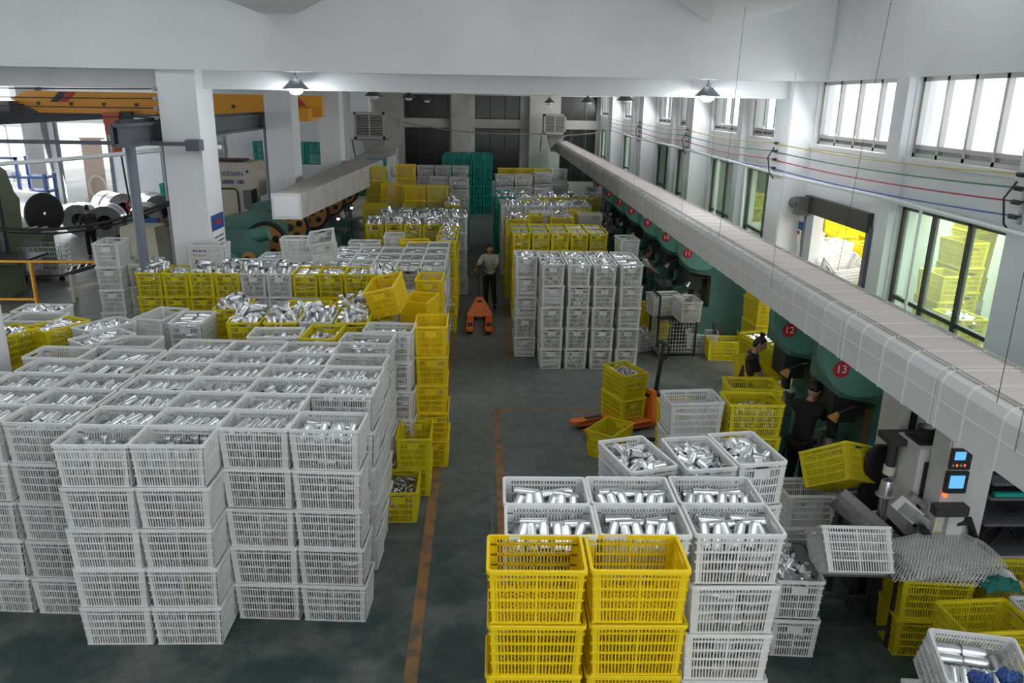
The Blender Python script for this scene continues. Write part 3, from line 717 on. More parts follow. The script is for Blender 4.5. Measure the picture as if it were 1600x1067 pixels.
for j in range(2):
    for i, x in enumerate((1.41, 1.93, 2.45, 2.98)):
        stack('w', x, 15.55+.72*j, 'S', 5, f"{['first','second','third','fourth'][i]} stack from aisle, {['near','far'][j]} row of the tall white group", 'jumble' if i < 3 else 'flat', .5, vis=5 if j == 0 else 2, faces='f' if j == 0 else '', group=G_6)
stack('w', .92, 16.35, 'S', 5, 'of the white stack left of the tall white group', 'jumble', 1, faces='fl', group=G_6)
stack('w', 3.52, 16.75, 'S', 1, 'on the floor right of the tall white group', 'jumble', 25, faces='f', group=G_6)
G_7 = 'yellow block right of the aisle'
for j in range(2):
    for i in range(5):
        stack('y', .96+.475*i, 19.42+.71*j, 'S', 5, f"{['aisle-end','second','third','fourth','fifth'][i]} stack, {['front','back'][j]} row of the yellow block", 'jumble' if 0 else 'flat', 1, vis=5 if i == 0 else (3 if j == 0 else 1), faces=('f' if j == 0 else '') + ('l' if i == 0 else ''), group=G_7, parts=(j == 0))
stack('y', 3.1, 17.9, 'L', 4, 'peeping out behind the tall white group', 'empty', 0, vis=2, faces='', group=G_7, parts=False)
G_8 = 'mixed crates beyond the yellow block'
d8 = [('y', .95, 21.5, 'L', 5, 'bottles', 'first mixed yellow one beyond the block'), ('y', 1.35, 22.3, 'L', 5, 'empty', 'second mixed yellow one beyond the block'), ('w', 1.7, 22.9, 'L', 5, 'flat', 'grey-white one beyond the yellow block'),
      ('y', 2.2, 21.9, 'L', 5, 'bottles', 'heaped with blanks beyond the yellow block'), ('w', 3.1, 22.6, 'L', 5, 'empty', 'standing right of the heaped yellow beyond block'), ('y', 2.85, 23.3, 'L', 5, 'empty', 'behind the grey-white ones beyond block')]
for c, x, y, o, n, t_, w in d8: stack(c, x, y, o, n, w, t_, 2, vis=5 if x < 1.4 else 3, faces='f', group=G_8, parts=False)
for i in range(4): stack('w', .9+.70*i, 24.4, 'L', 5, f"{['first','second','third','fourth'][i]} from aisle in the far white heaped row", 'bottles', 3, vis=5 if i == 0 else 2, faces='', group=G_8, parts=False)
for i in range(4): stack('wyyw'[i], .9+.70*i, 25.4, 'L', 5, f"{['first','second','third','fourth'][i]} from aisle in the row behind the heaped one", 'flat', 3, vis=5 if i == 0 else 2, faces='', group=G_8, parts=False)
for i in range(5): stack('twyyy'[i], .75+.71*i, 26.6, 'L', 5, f"{['first','second','third','fourth','fifth'][i]} from aisle in the far teal-ended row", 'bottles', 3, vis=5 if i == 0 else 2, faces='', group=G_8, parts=False)
for i in range(3): stack('t', .75, 27.4+.7*i, 'L', 5, f"{['first','second','third'][i]} behind the far teal-ended row", 'empty', 3, vis=5, faces='', group='far teal crates', parts=False)
G_9 = 'far white stacks right of the aisle'
for i, (x, y, n) in enumerate([(.80, 29.6, 6), (1.50, 29.7, 6), (.80, 28.7, 5), (2.3, 30.6, 6), (3.0, 31, 5), (3.6, 30.2, 4), (2.2, 29.0, 5), (4.25, 29.5, 5), (5.0, 29.3, 5), (3.4, 28.4, 4)]):
    stack('w', x, y, 'L', n, ['of the far stack at right aisle edge', 'of the far stack second from right aisle edge', 'of the lower stack before the far aisle stack', 'of the fourth far stack from the aisle', 'of the fifth far stack from the aisle', 'of the sixth far stack from the aisle', 'of the squat far stack in the middle', 'of the far stack under the long duct', 'of the last far stack beside the presses', 'of the squat stack before the far row'][i], 'flat', 4, vis=6 if x < 1 else 4, faces='f', group=G_9, parts=False)
for i in range(4): stack('yyyw'[i], .95+.71*i, 32.4, 'L', 6, f"{['first','second','third','fourth'][i]} from aisle in the last row right", 'empty', 4, vis=2, faces='', group=G_9, parts=False)
# near the right presses
G_P = 'crates among the right presses'
stack('w', 3.46, 18.5, 'S', 5, 'of the dusty stack beside the yellow block', 'empty', 3, vis=3, faces='', group=G_P)
stack('y', 5.22, 16.02, 'L', 1, 'empty on the floor before the green press', 'empty', -6, faces='', group=G_P)
stack('w', 4.9, 16.52, 'L', 1, 'empty on the floor behind the single yellow one', 'empty', -12, faces='', group=G_P)
stack('yyy', 5.0, 13.25, 'S', 3, 'full of long tubes by the woman worker', 'flat', 14, faces='f', group=G_P)
stack('yy', 5.35, 14.3, 'S', 5, 'of the tall stack behind the tube crates', 'empty', 4, vis=3, faces='', group=G_P)
stack('y', 6.0, 16.7, 'S', 1, 'with dark parts under the press frame', 'jumble', -20, faces='f', group=G_P)
stack('y', 5.7, 18.3, 'L', 2, 'in the gloom behind the green press', 'empty', 0, faces='', group=G_P, parts=False)
stack('y', 3.95, 17.3, 'L', 2, 'behind the mesh trolley', 'empty', 0, faces='', group=G_P, parts=False)
crate('y', T(4.55, 11.95, .95) @ Matrix.Rotation(math.radians(-20), 4, 'X') @ rz(.1), 'yellow crate tipped up behind the woman worker', G_P)
stack('y', 4.15, 11.2, 'L', 2, 'low beside the woman worker', 'empty', 8, faces='', group=G_P)
# tilted and odd crates bottom right
G_B = 'crates at the bottom right'
stack('w', 4.55, 8.05, 'L', 2, 'dirty, under the tipped yellow one', 'empty', 10, faces='', group=G_B)
crate('y', T(4.22, 8.15, 1.02) @ Matrix.Rotation(math.radians(-36), 4, (.89, -.46, 0)) @ Matrix.Rotation(math.radians(-15), 4, (.46, .89, 0)) @ rz(math.radians(-68)), 'yellow crate tipped sideways beside the black clad man', G_B)
crate('w', T(3.66, 6.55, .89) @ rz(math.radians(-3)) @ Matrix.Rotation(math.radians(-38), 4, 'X'), 'white crate leaning forward on the steel work table', G_B)
stack('yy', 4.50, 6.66, 'L', 2, 'of the stack under the folded wire mesh', 'empty', -6, faces='', group=G_B)
stack('yy', 4.62, 5.92, 'L', 2, 'empty, in front of the mesh stack', 'empty', 3, faces='', group=G_B)
stack('y', 5.30, 6.60, 'L', 2, 'holding rags at the right edge', 'empty', -4, faces='', group=G_B)
stack('w', 5.35, 5.95, 'L', 2, 'at the right edge below the rag crate', 'empty', -3, faces='', group=G_B)
TW = T(3.98, 5.20, .70) @ rz(math.radians(-8)) @ Matrix.Rotation(math.radians(20), 4, 'X') @ Matrix.Rotation(math.radians(4), 4, 'Y')
crate('w', TW, 'white crate of long tubes tilted towards camera, bottom right corner', G_B)
stack('w', 4.06, 5.36, 'L', 1, 'propping up the tilted tube crate', 'empty', -6, faces='', group=G_B)
r = random.Random(3); Lc = []
for i in range(7): Lc.append(aim((-.26+.085*i, -.09, .27), (.08+r.uniform(-.05,.05), .95, .25)))
for j in range(2):
    for i in range(2): Lc.append(aim((-.17+.20*i, .08+.075*j, .28+.02*j), (1, r.uniform(-.1,.02), r.uniform(-.05,.05))))
IND0 = IND[0]; IND[0] = min(IND[0], 285)
put_cans(TW, Lc, 'long silver tube in the tilted white crate, bottom right', 'tubes in the tilted white crate', 'metal_tube', 'tube', 1.12)
put_cans(TW, under(.62, .42, .42, r))
stack('w', 2.63, 4.62, 'L', 2, 'cut by the bottom edge of the picture', 'empty', -3, faces='', group=G_B)
# side-room crates seen through doorway and windows
G_S = 'crates in the side room'
for i, (c, x, y, n, vis, w) in enumerate([('w', 7.25, 15.75, 6, 4, 'tall white stack just inside the doorway'), ('y', 7.75, 16.6, 7, 4, 'tall yellow stack inside the doorway'), ('y', 8.3, 17.9, 7, 4, 'yellow stack deep inside the doorway'), ('w', 7.2, 17.0, 6, 3, 'white stack at the left of the doorway'), ('y', 7.85, 15.4, 6, 4, 'yellow stack at the right of the doorway'), ('y', 8.4, 16.6, 7, 3, 'second yellow stack deep inside the doorway'), ('y', 9.0, 18.6, 8, 4, 'farthest yellow stack inside the doorway'), ('y', 7.6, 18.2, 7, 3, 'yellow stack beyond the white one inside doorway'),
        ('y', 7.5, 11.6, 5, 4, 'yellow stack behind the near window, lower left'), ('y', 7.8, 12.7, 6, 4, 'yellow stack behind the near window, middle'), ('y', 8.5, 13.4, 7, 4, 'yellow stack behind the near window, rear'), ('y', 7.7, 10.3, 4, 3, 'low yellow stack of cans behind near window'), ('y', 9.1, 12.2, 7, 4, 'tall yellow stack behind the near window, right'), ('y', 9.4, 14.6, 8, 4, 'tallest yellow stack behind the near window'), ('y', 8.3, 11.3, 5, 3, 'middling yellow stack behind near window, front'), ('y', 9.7, 13.4, 8, 4, 'yellow stack against the side room wall'),
        ('y', 8.2, 20.4, 6, 2, 'yellow stack behind the second window'), ('y', 8.6, 24.6, 6, 2, 'yellow stack behind the third window')]):
    stack(c, x, y, 'S', n, 'of the ' + w, 'jumble' if n < 6 else 'empty', 4, vis=vis, faces='f', group=G_S, parts=False)
crate('w', T(7.10, 15.05, 2.00) @ Matrix.Rotation(math.radians(30), 4, 'X') @ rz(.2), 'white crate tipped on its side inside the doorway', G_S)
stack('w', 7.10, 15.05, 'L', 4, 'of the stack under the tipped doorway crate', 'flat', 4, vis=2, faces='f', group=G_S)
area('side_room_lamp', (8.4, 11, 4.1), (0, 0, 0), 2.0, 3.0, 160); area('side_room_lamp', (8.4, 16, 4.1), (0, 0, 0), 2.0, 3.0, 160); area('side_room_lamp', (8.4, 22, 4.1), (0, 0, 0), 2.0, 3.0, 60)

# ---- rings
def ring_mesh():
    mb = MB(); prof = [(.052+.011*math.cos(2*PI*k/6), .011*math.sin(2*PI*k/6)) for k in range(6)]
    return mb.lathe(prof, 14, closed=True).mesh('ring', M_['steel'], True)
RG = ring_mesh()
for (F, zt, w, n) in [(T(-1.06, 9.42, 0), .44, 'metal ring in the yellow crate on aisle floor', 34), (T(2.43, 12.46, .98-.44) @ rz(math.radians(24)), .44, 'metal ring in the crates on the hand truck', 38)]:
    r = random.Random(n)
    for k in range(n):
        a = r.uniform(-1, 1); b = r.uniform(-1, 1)
        o = link('metal_ring', RG, None, F @ aim((a*.155, b*.26, zt-.11+.06*(1-max(abs(a), abs(b)))+r.uniform(-.02,.03)), (r.uniform(-.9,.9), r.uniform(-.9,.9), .9))); tag(o, w, 'ring', w.replace('metal ring', 'rings'))
    FILL.extend([F @ m for m in under(.42, .62, .40, r)])
# ---- everything further in, one mesh each
def bulk(name, base, mats, material, label, cat, smooth=True):
    bv = np.array(base.v); nf = [len(f) for f in base.f]; nv = len(bv)
    A = np.array([[list(row) for row in m] for m in mats])
    V = np.einsum('kij,nj->kni', A[:, :3, :3], bv) + A[:, None, :3, 3]
    lv = np.concatenate([np.array(f) for f in base.f]); K = len(mats)
    loops = (lv[None, :] + (np.arange(K)*nv)[:, None]).ravel().astype(np.int32)
    cnt = np.tile(np.array(nf), K); start = np.concatenate([[0], np.cumsum(cnt)[:-1]]).astype(np.int32)
    me = bpy.data.meshes.new(name); me.vertices.add(K*nv); me.vertices.foreach_set('co', V.ravel().astype(np.float32))
    me.loops.add(len(loops)); me.loops.foreach_set('vertex_index', loops)
    me.polygons.add(len(cnt)); me.polygons.foreach_set('loop_start', start)
    me.update(calc_edges=True); me.materials.append(material)
    if smooth: me.polygons.foreach_set('use_smooth', [True]*len(cnt)); me.set_sharp_from_angle(angle=math.radians(40))
    o = link(name, me); return tag(o, label, cat, None, 'stuff')
bulk('metal_cans', low_can(), FILL, M_['alu'], 'silver cans filling the crates further back and lower down', 'cans')
dm = MB(); dm.cyl((0, 0, -.012), (0, 0, .012), .034, n=9)
bulk('metal_caps', dm, DISCS, M_['alu'], 'small silver caps lying in the half full crates', 'caps')
sm = MB(); hx, hy = CL/2*.965, CD/2*.965
sm.box(-hx, -hy, .005, hx, -hy+.012, CH-.002).box(-hx, hy-.012, .005, hx, hy, CH-.002).box(-hx, -hy+.012, .005, -hx+.012, hy-.012, CH-.002).box(hx-.012, -hy+.012, .005, hx, hy-.012, CH-.002).box(-hx, -hy, 0, hx, hy, .005)
bulk('buried_crates', sm, HIDDEN, M_['white'], 'crates buried out of sight inside the stacked blocks', 'crates', False)
# ================================================================= DUCTS, COOLERS, LAMPS, CABLES
SEG = 1.8
dr = empty('air_duct', (4.25, 23, 2.7), 0, 'long pale wrapped air duct over the right presses', 'duct')
def duct_profile(x0, x1, z0, z1, c=.10):
    return [(x0, z0), (x1, z0), (x1, z1-c), (x1-c*.35, z1-c*.25), (x1-c, z1), (x0+c, z1), (x0+c*.35, z1-c*.25), (x0, z1-c)]
def duct_seg_mesh(far):
    mb = MB(); mb.prism(duct_profile(-.4, .4, 0, .5), 'y', 0, SEG-.02); return mb.mesh('duct_segment', M_['duct'] if not far else M_['duct_old'])
def duct_rib_mesh(far):
    mb = MB()
    mb.prism(duct_profile(-.408, .408, -.005, .510), 'y', -.009, .009); return mb.mesh('duct_rib', M_['ductedge'] if not far else M_['duct_old'])
def duct_top_mesh(far):
    mb = MB(); mb.box(-.24, .02, .5, .24, .43, .506); return mb.mesh('duct_top_panel', M_['ducttop'])
def duct_edge_mesh(far):
    mb = MB()
    mb.cur = 1
    for x in (-.30, .30): mb.box(x-.010, 0, .5, x+.010, SEG, .512)
    for x in (-.255, .255): mb.box(x-.008, 0, .5, x+.008, SEG, .511)
    mb.cur = 0
    mb.box(-.405, 0, .240, -.4, SEG, .252); return mb.mesh('duct_seam', [M_['ductedge'] if not far else M_['duct_old'], M_['duct_old']])
dm_ = {f: (duct_seg_mesh(f), duct_rib_mesh(f), duct_top_mesh(f), duct_edge_mesh(f)) for f in (False, True)}
for k in range(23):
    y = 2.5 + SEG*k - 23; far = y+23 > 21
    s_, r_, t_, e_ = dm_[far]
    link('duct_segment', s_, dr, T(0, y, 0)); link('duct_seam', e_, dr, T(0, y, 0))
    for q in range(4):
        link('duct_rib', r_, dr, T(0, y+.45*q, 0))
        link('duct_top_panel', t_, dr, T(0, y+.45*q, 0))
    if not far: link('duct_rib', r_, dr, T(0, y+SEG-.09, 0))
MB().box(-.45, -20.55, -.05, .45, -20.4, .56).obj('duct_flange', M_['ductedge'], dr)
for k in range(8):
    MB().bar((-.42, -18+5*k, .25), (-.42, -18+5*k, 3.0), .006, .006).obj('hanger_rod', M_['steel'], dr)
dl = empty('air_duct', (-4.06, 16.5, 2.85), 0, 'tapering grey air duct along the left columns with white end cap', 'duct')
mb = MB(); nseg = 14
for k in range(nseg):
    def sec(t): return (-.30-.78*t, .29, -.75*t, .51-.40*t, 18.5*t)
    a = sec(k/nseg); b = sec((k+1)/nseg-.0006); v = []
    for x0, x1, z0, z1, y in (a, b): v += [(x0, y, z0), (x1, y, z0), (x1, y, z1), (x0, y, z1)]
    MB().add(v, [(0,1,2,3), (7,6,5,4), (0,4,5,1), (1,5,6,2), (2,6,7,3), (3,7,4,0)]).obj('duct_segment', M_['duct_old'], dl)
MB().box(-.31, -.04, -.01, .30, 0, .52).obj('end_cap', M_['duct'], dl); MB().box(-.25, -.05, .05, .24, -.04, .46).obj('end_panel', M_['ductedge'], dl)
def cooler(x0, x1, z0, z1, y, label, mlt):
    c = empty('air_cooler', ((x0+x1)/2, y, z0), 0, label, 'air cooler'); w = (x1-x0)/2; h = z1-z0
    MB().box(-w, .05, 0, w, 1.0, h).obj('cabinet', mlt, c); MB().box(-w, 0, 0, -w+.1, .06, h).box(w-.1, 0, 0, w, .06, h).box(-w, 0, h-.1, w, .06, h).box(-w, 0, 0, w, .06, .12).box(-.03, -.01, 0, .03, .05, h).obj('front_frame', mlt, c)
    for k in range(14): MB().box(-w+.1, .01, .14+(h-.26)*k/13, w-.1, .05, .14+(h-.26)*k/13+.025).obj('louvre', M_['alframe'], c)
    MB().box(-w+.1, .045, .12, w-.1, .055, h-.1).obj('louvre_backing', M_['black'], c)
    MB().box(-w-.2, -.1, -.06, w+.1, .9, -.02).bar((-w-.1, 0, -.05), (-w-.1, .8, -.9), .05, .05).bar((w, 0, -.05), (-w-.1, .1, -.9), .05, .05).obj('bracket', M_['steel'], c)
    MB().prism([(-w*.6, -.05), (w*.8, -.05), (w*.9, -.8), (-w*.2, -.9)], 'y', .2, .8).obj('outlet', mlt, c)
    return c
cooler(-5.70, -4.34, 3.52, 4.67, 36, 'grey louvred air cooler on bracket beside the left far column', M_['alframe'])
cooler(3.15, 4.31, 3.6, 4.62, 42, 'pale air cooler at the far end of the long duct', M_['duct_old'])
# pendant lamps
def lamp(x, y, z, lit, label, ztop=5.72, s=1.0):
    L = empty('pendant_lamp', (x, y, z), 0, label, 'lamp', 'pendant lamps under the beams')
    m = M_['shade'] if lit else M_['shade_old']
    MB().lathe([(.075*s, .17*s), (.09*s, .16*s), (.11*s, .13*s), (.235*s, .02*s), (.245*s, 0), (.235*s, 0), (.10*s, .12*s), (.07*s, .15*s)], 20, closed=True).obj('lamp_shade', m, L, True)
    MB().cyl((0, 0, .15*s), (0, 0, .24*s), .05*s, .035*s).tube([(.05*s, 0, .15*s), (.06*s, 0, .2*s), (0, 0, .26*s)], .008*s).obj('lamp_holder', M_['shade'] if lit else M_['shade_old'], L, True)
    MB().ell((0, 0, -.015*s), (.13*s, .13*s, .085*s)).obj('bulb', M_['bulb'] if lit else M_['bulb_off'], L, True)
    MB().cyl((0, 0, .24*s), (0, 0, max(.3, ztop-z)), .010, n=6).obj('lamp_cord', M_['cable'], L)
    if lit:
        d = bpy.data.lights.new('pendant_light', 'POINT'); d.energy = 16; d.shadow_soft_size = .12; d.color = (.92, .96, 1.0)
        o = bpy.data.objects.new('pendant_light', d); COL.objects.link(o); o.parent = L; o.location = (0, 0, -.12)
lamp(-3.44, 15.22, 5.42, True, 'lit pendant lamp before the second left column'); lamp(4.2, 15.22, 5.42, True, 'lit pendant lamp hanging before the right wall windows')
lamp(-2.98, 22.4, 5.33, False, 'sooty pendant lamp above the left cooler', 6.16); lamp(3.91, 22.4, 5.33, False, 'sooty pendant lamp with glass bulb right of the far cooler', 6.16)
lamp(-2.69, 29.7, 5.30, False, 'small far pendant lamp left, second beam', 6.16); lamp(3.81, 29.7, 5.26, False, 'small far pendant lamp right, second beam', 6.16)
lamp(-2.54, 36.9, 5.2, False, 'smallest far pendant lamp left, third beam', 6.16); lamp(3.0, 36.9, 5.2, False, 'smallest far pendant lamp right, third beam', 6.16)
# coloured wires on insulators along the right wall
pts = [(6.30, 9.1), (5.86, 15.9), (5.86, 23.0), (5.86, 30.2), (5.86, 37.4)]
for n_, (cname, mk, dz) in enumerate([('yellow', 'wireY', .52), ('green', 'wireG', .36), ('red', 'wireR', .20), ('blue', 'wireB', .03)]):
    P = []
    for (a, b) in zip(pts[:-1], pts[1:]): P += catenary((a[0], a[1], 4.05+dz), (b[0], b[1], 4.03+dz), .06, 10)
    tag(MB().tube(P, .011, 5).obj('power_wire', M_[mk], None, True), f"{cname} wire strung along right wall", 'wire', 'coloured wires along right wall')
for k, (x, y) in enumerate(pts[:4]):
    b = empty('insulator_bracket', (x+.08, y, 3.98), 0, ['insulator rack at right picture edge', 'insulator rack on the first wall pilaster', 'insulator rack on the second wall pilaster', 'insulator rack on the third wall pilaster'][k], 'insulator rack', 'insulator racks')
    MB().box(0, -.03, 0, .05, .03, .66).obj('rack_bar', M_['steel'], b)
    for dz in (.58, .42, .26, .09): MB().cyl((-.08, -.06, dz), (-.08, .06, dz), .03, n=8).cyl((-.08, 0, dz), (.02, 0, dz), .012, n=6).obj('insulator', M_['black'], b, True)
    MB().tube([(-.1, .02, .5), (-.2, .05, .3), (-.14, .05, 0), (-.05, .02, -.12)], .014).obj('jumper_cable', M_['cable'], b)
tag(MB().tube([(6.26, 3, 3.86), (6.26, 8.8, 3.90), (6.2, 11.8, 3.95), (5.83, 15.1, 3.98), (5.83, 24, 4.02), (5.83, 31, 3.98), (5.83, 36, 4.05)], .030, 8).obj('conduit_pipe', M_['wht'], None, True), 'white conduit pipe running along the right wall', 'pipe')
for k, (x, y, z) in enumerate([(6.2, 10.9, 3.93), (5.83, 17.5, 3.99), (5.83, 19.6, 4.0)]):
    tag(MB().tube([(x, y, z), (x+.02, y, 1.6), (x+.05, y, .2)], .022, 6).obj('conduit_pipe', M_['wht'], None, True), ['white drop pipe in front of the near window', 'white drop pipe right of the first pilaster', 'white drop pipe by the third lower window'][k], 'pipe')
for k, (x, y, y2) in enumerate([(3.84, 5.3, 5.4), (4.7, 10.0, 9.6), (4.7, 16.3, 16.5), (3.84, 12.5, 12.4)]):
    tag(MB().tube([(x, y, 3.2), (x+.05, y2, 7.5 if y < 15 else 6.15)], .003, 5).obj('suspension_wire', M_['cable']), ['nearest thin wire holding the long duct, right', 'thin wire holding the duct before the doorway', 'thin wire holding the duct past the first pilaster', 'thin wire holding the duct mid-way'][k], 'wire')
tag(MB().tube(catenary((-4.4, 44.6, 4.05), (3.2, 42, 3.65), .25) + catenary((3.2, 42, 3.6), (5.83, 37.2, 4.0), .1), .03, 6).obj('cable_run', M_['duct_old'], None, True), 'drooping pale cable across the back wall', 'cable')
# left side cables and pipe
for k, (a, b, sg, r_) in enumerate([((-11.5, 16, 3.1), (-5.97, 15.7, 3.35), .55, .03), ((-11.5, 16.1, 3.05), (-5.97, 15.8, 3.3), .6, .02)]):
    tag(MB().tube(catenary(a, b, sg, 20), r_, 6).obj('slack_cable', M_['cable'], None, True), ['thick slack black cable left of the front column', 'thin slack black cable under the thick one'][k], 'cable')
tag(MB().tube([(-11.5, 16.5, 3.75), (-8.5, 16.2, 4.0), (-5.95, 15.9, 4.28), (-5.2, 16.2, 4.3)], .045, 8).obj('white_pipe', M_['wht'], None, True), 'white pipe slanting up to the front column', 'pipe')
for k in range(4): tag(MB().tube(catenary((-17, 19+.1*k, 5.42-.16*k), (-5.95, 15.3, 5.38-.17*k), .05), .012, 5).obj('crane_wire', M_['cable']), ['topmost', 'second', 'third', 'lowest'][k] + ' dark wire strung before the orange crane', 'wire', 'wires before the crane')
for k in range(4): tag(MB().cyl((-5.99, 15.12, 5.38-.17*k), (-5.99, 15.28, 5.38-.17*k), .035).obj('wire_insulator', M_['steel']), ['topmost', 'second', 'third', 'lowest'][k] + ' insulator on the front column edge', 'insulator', 'insulators on the front column')
tag(MB().bar((-9.0, 15.05, 4.42), (-5.35, 15.0, 4.42), .07, .07).box(-5.45, 14.93, 4.3, -5.2, 15.19, 4.5).obj('bracket_arm', M_['grey']), 'dark bracket arm bolted to the front column', 'bracket')
sg_ = empty('column_notice', (-5.245, 15.68, 2.30), 0, 'small blue and white notice on the front column side', 'notice')
MB().box(0, -.35, .45, .012, .35, .75).obj('notice_header', M_['blue'], sg_); MB().box(0, -.35, -.2, .01, .35, .45).obj('notice_sheet', M_['paper'], sg_)
MB().box(.012, -.20, .57, .016, .20, .63).obj('notice_title', M_['red'], sg_)
for k in range(5): MB().box(.01, -.28, .30-.09*k, .013, .28, .33-.09*k).obj('notice_line', M_['shade'], sg_)

# ---------------------------------------------------------------- crane in the left hall
cr = empty('overhead_crane', (-10, 26, 4.7), 0, 'orange overhead travelling crane girder in left hall', 'crane')
MB().prism([(-4.7, .38), (-4.2, .62), (4.9, .62), (4.9, 0), (-3.9, 0)], 'y', 0, .4).obj('girder', M_['orange'], cr)
MB().box(-4.8, -.03, .22, 4.9, 0, .25).box(-3.9, -.04, -.03, 4.9, .44, 0).obj('girder_flange', M_['orange'], cr)
for x in (-3.5, 3.9):
    for k, mk in ((0, 'black'), (1, 'red')):
        sx = 1 if x < 0 else -1
        MB().add([(x+.28*k, -.012, .3), (x+.28*k+.25, -.012, .3), (x+.28*k+.25+.3*sx, -.012, .6), (x+.28*k+.3*sx, -.012, .6)], [(0,1,2,3)]).add([(x+.28*k, -.004, .3), (x+.28*k+.25, -.004, .3), (x+.28*k+.25+.3*sx, -.004, .6), (x+.28*k+.3*sx, -.004, .6)], [(3,2,1,0)]).obj('warning_stripe', M_[mk], cr)
for k in range(9): MB().box(-3.9+1.0*k, -.05, .20, -3.82+1.0*k, 0, .30).obj('festoon_clip', M_['black'], cr)
MB().box(-5.0, -.5, -.1, -4.5, .9, .3).obj('end_carriage', M_['grey'], cr); MB().box(4.3, -.6, -.15, 4.6, 1.0, .25).obj('end_carriage', M_['orange'], cr)
h = empty('chain_hoist', (-11.55, 25.75, 3.75), 0, 'red chain hoist hanging below the orange crane with hook', 'hoist')
MB().box(-.2, -.2, .62, .28, .2, .95).box(-.16, -.25, .3, .2, .2, .62).obj('hoist_body', M_['rededge'], h); MB().cyl((0, 0, -.25), (.05, 0, .35), .16, .2).obj('chain_bucket', M_['rededge'], h, True)
MB().box(.28, -.1, .2, .62, .1, 1.0).obj('trolley', M_['dark'], h); MB().cyl((.12, 0, -.2), (.2, 0, -1.7), .03, n=6).obj('chain', M_['dark'], h); MB().tube([(.2, 0, -1.7), (.1, 0, -1.95), (.2, 0, -2.15), (.32, 0, -2.0), (.3, 0, -1.85)], .045).obj('hook', M_['red'], h)
MB().tube(catenary((.4, 0, .8), (1.4, 0, .95), .35) + catenary((1.4, 0, .95), (2.2, 0, .95), .5), .02).obj('festoon_cable', M_['cable'], h)
ru = empty('crane_runway', (-6.2, 14, 4.4), 0, 'slate grey crane runway girder passing behind the front column', 'girder')
MB().box(-.12, 0, 0, .12, 10.6, .06).box(-.03, 0, .06, .03, 10.6, .34).box(-.12, 0, .34, .12, 10.6, .40).box(-.16, 0, .02, -.10, 10.6, .38).obj('runway_beam', M_['grey'], ru); MB().box(-.04, 0, .40, .04, 10.6, .46).obj('runway_rail', M_['dark'], ru)
for k, y in enumerate((.35, 1.95, 9.3)):
    MB().cyl((0, y, -4.4), (0, y, 0), .09, n=14).box(-.2, y-.2, -4.4, .2, y+.2, -4.37).obj('runway_post', M_['pole'], ru, True)
ru2 = empty('crane_runway', (-15.0, 20, 4.3), 0, 'slate grey far crane runway girder at left edge', 'girder')
MB().box(-.1, 0, 0, .1, 19, .4).box(-.2, 0, .34, .2, 19, .4).obj('runway_beam', M_['grey'], ru2)
for y in (18.2,): MB().box(-.1, y-.1, -4.3, .1, y+.1, 0).obj('runway_post', M_['pole'], ru2)

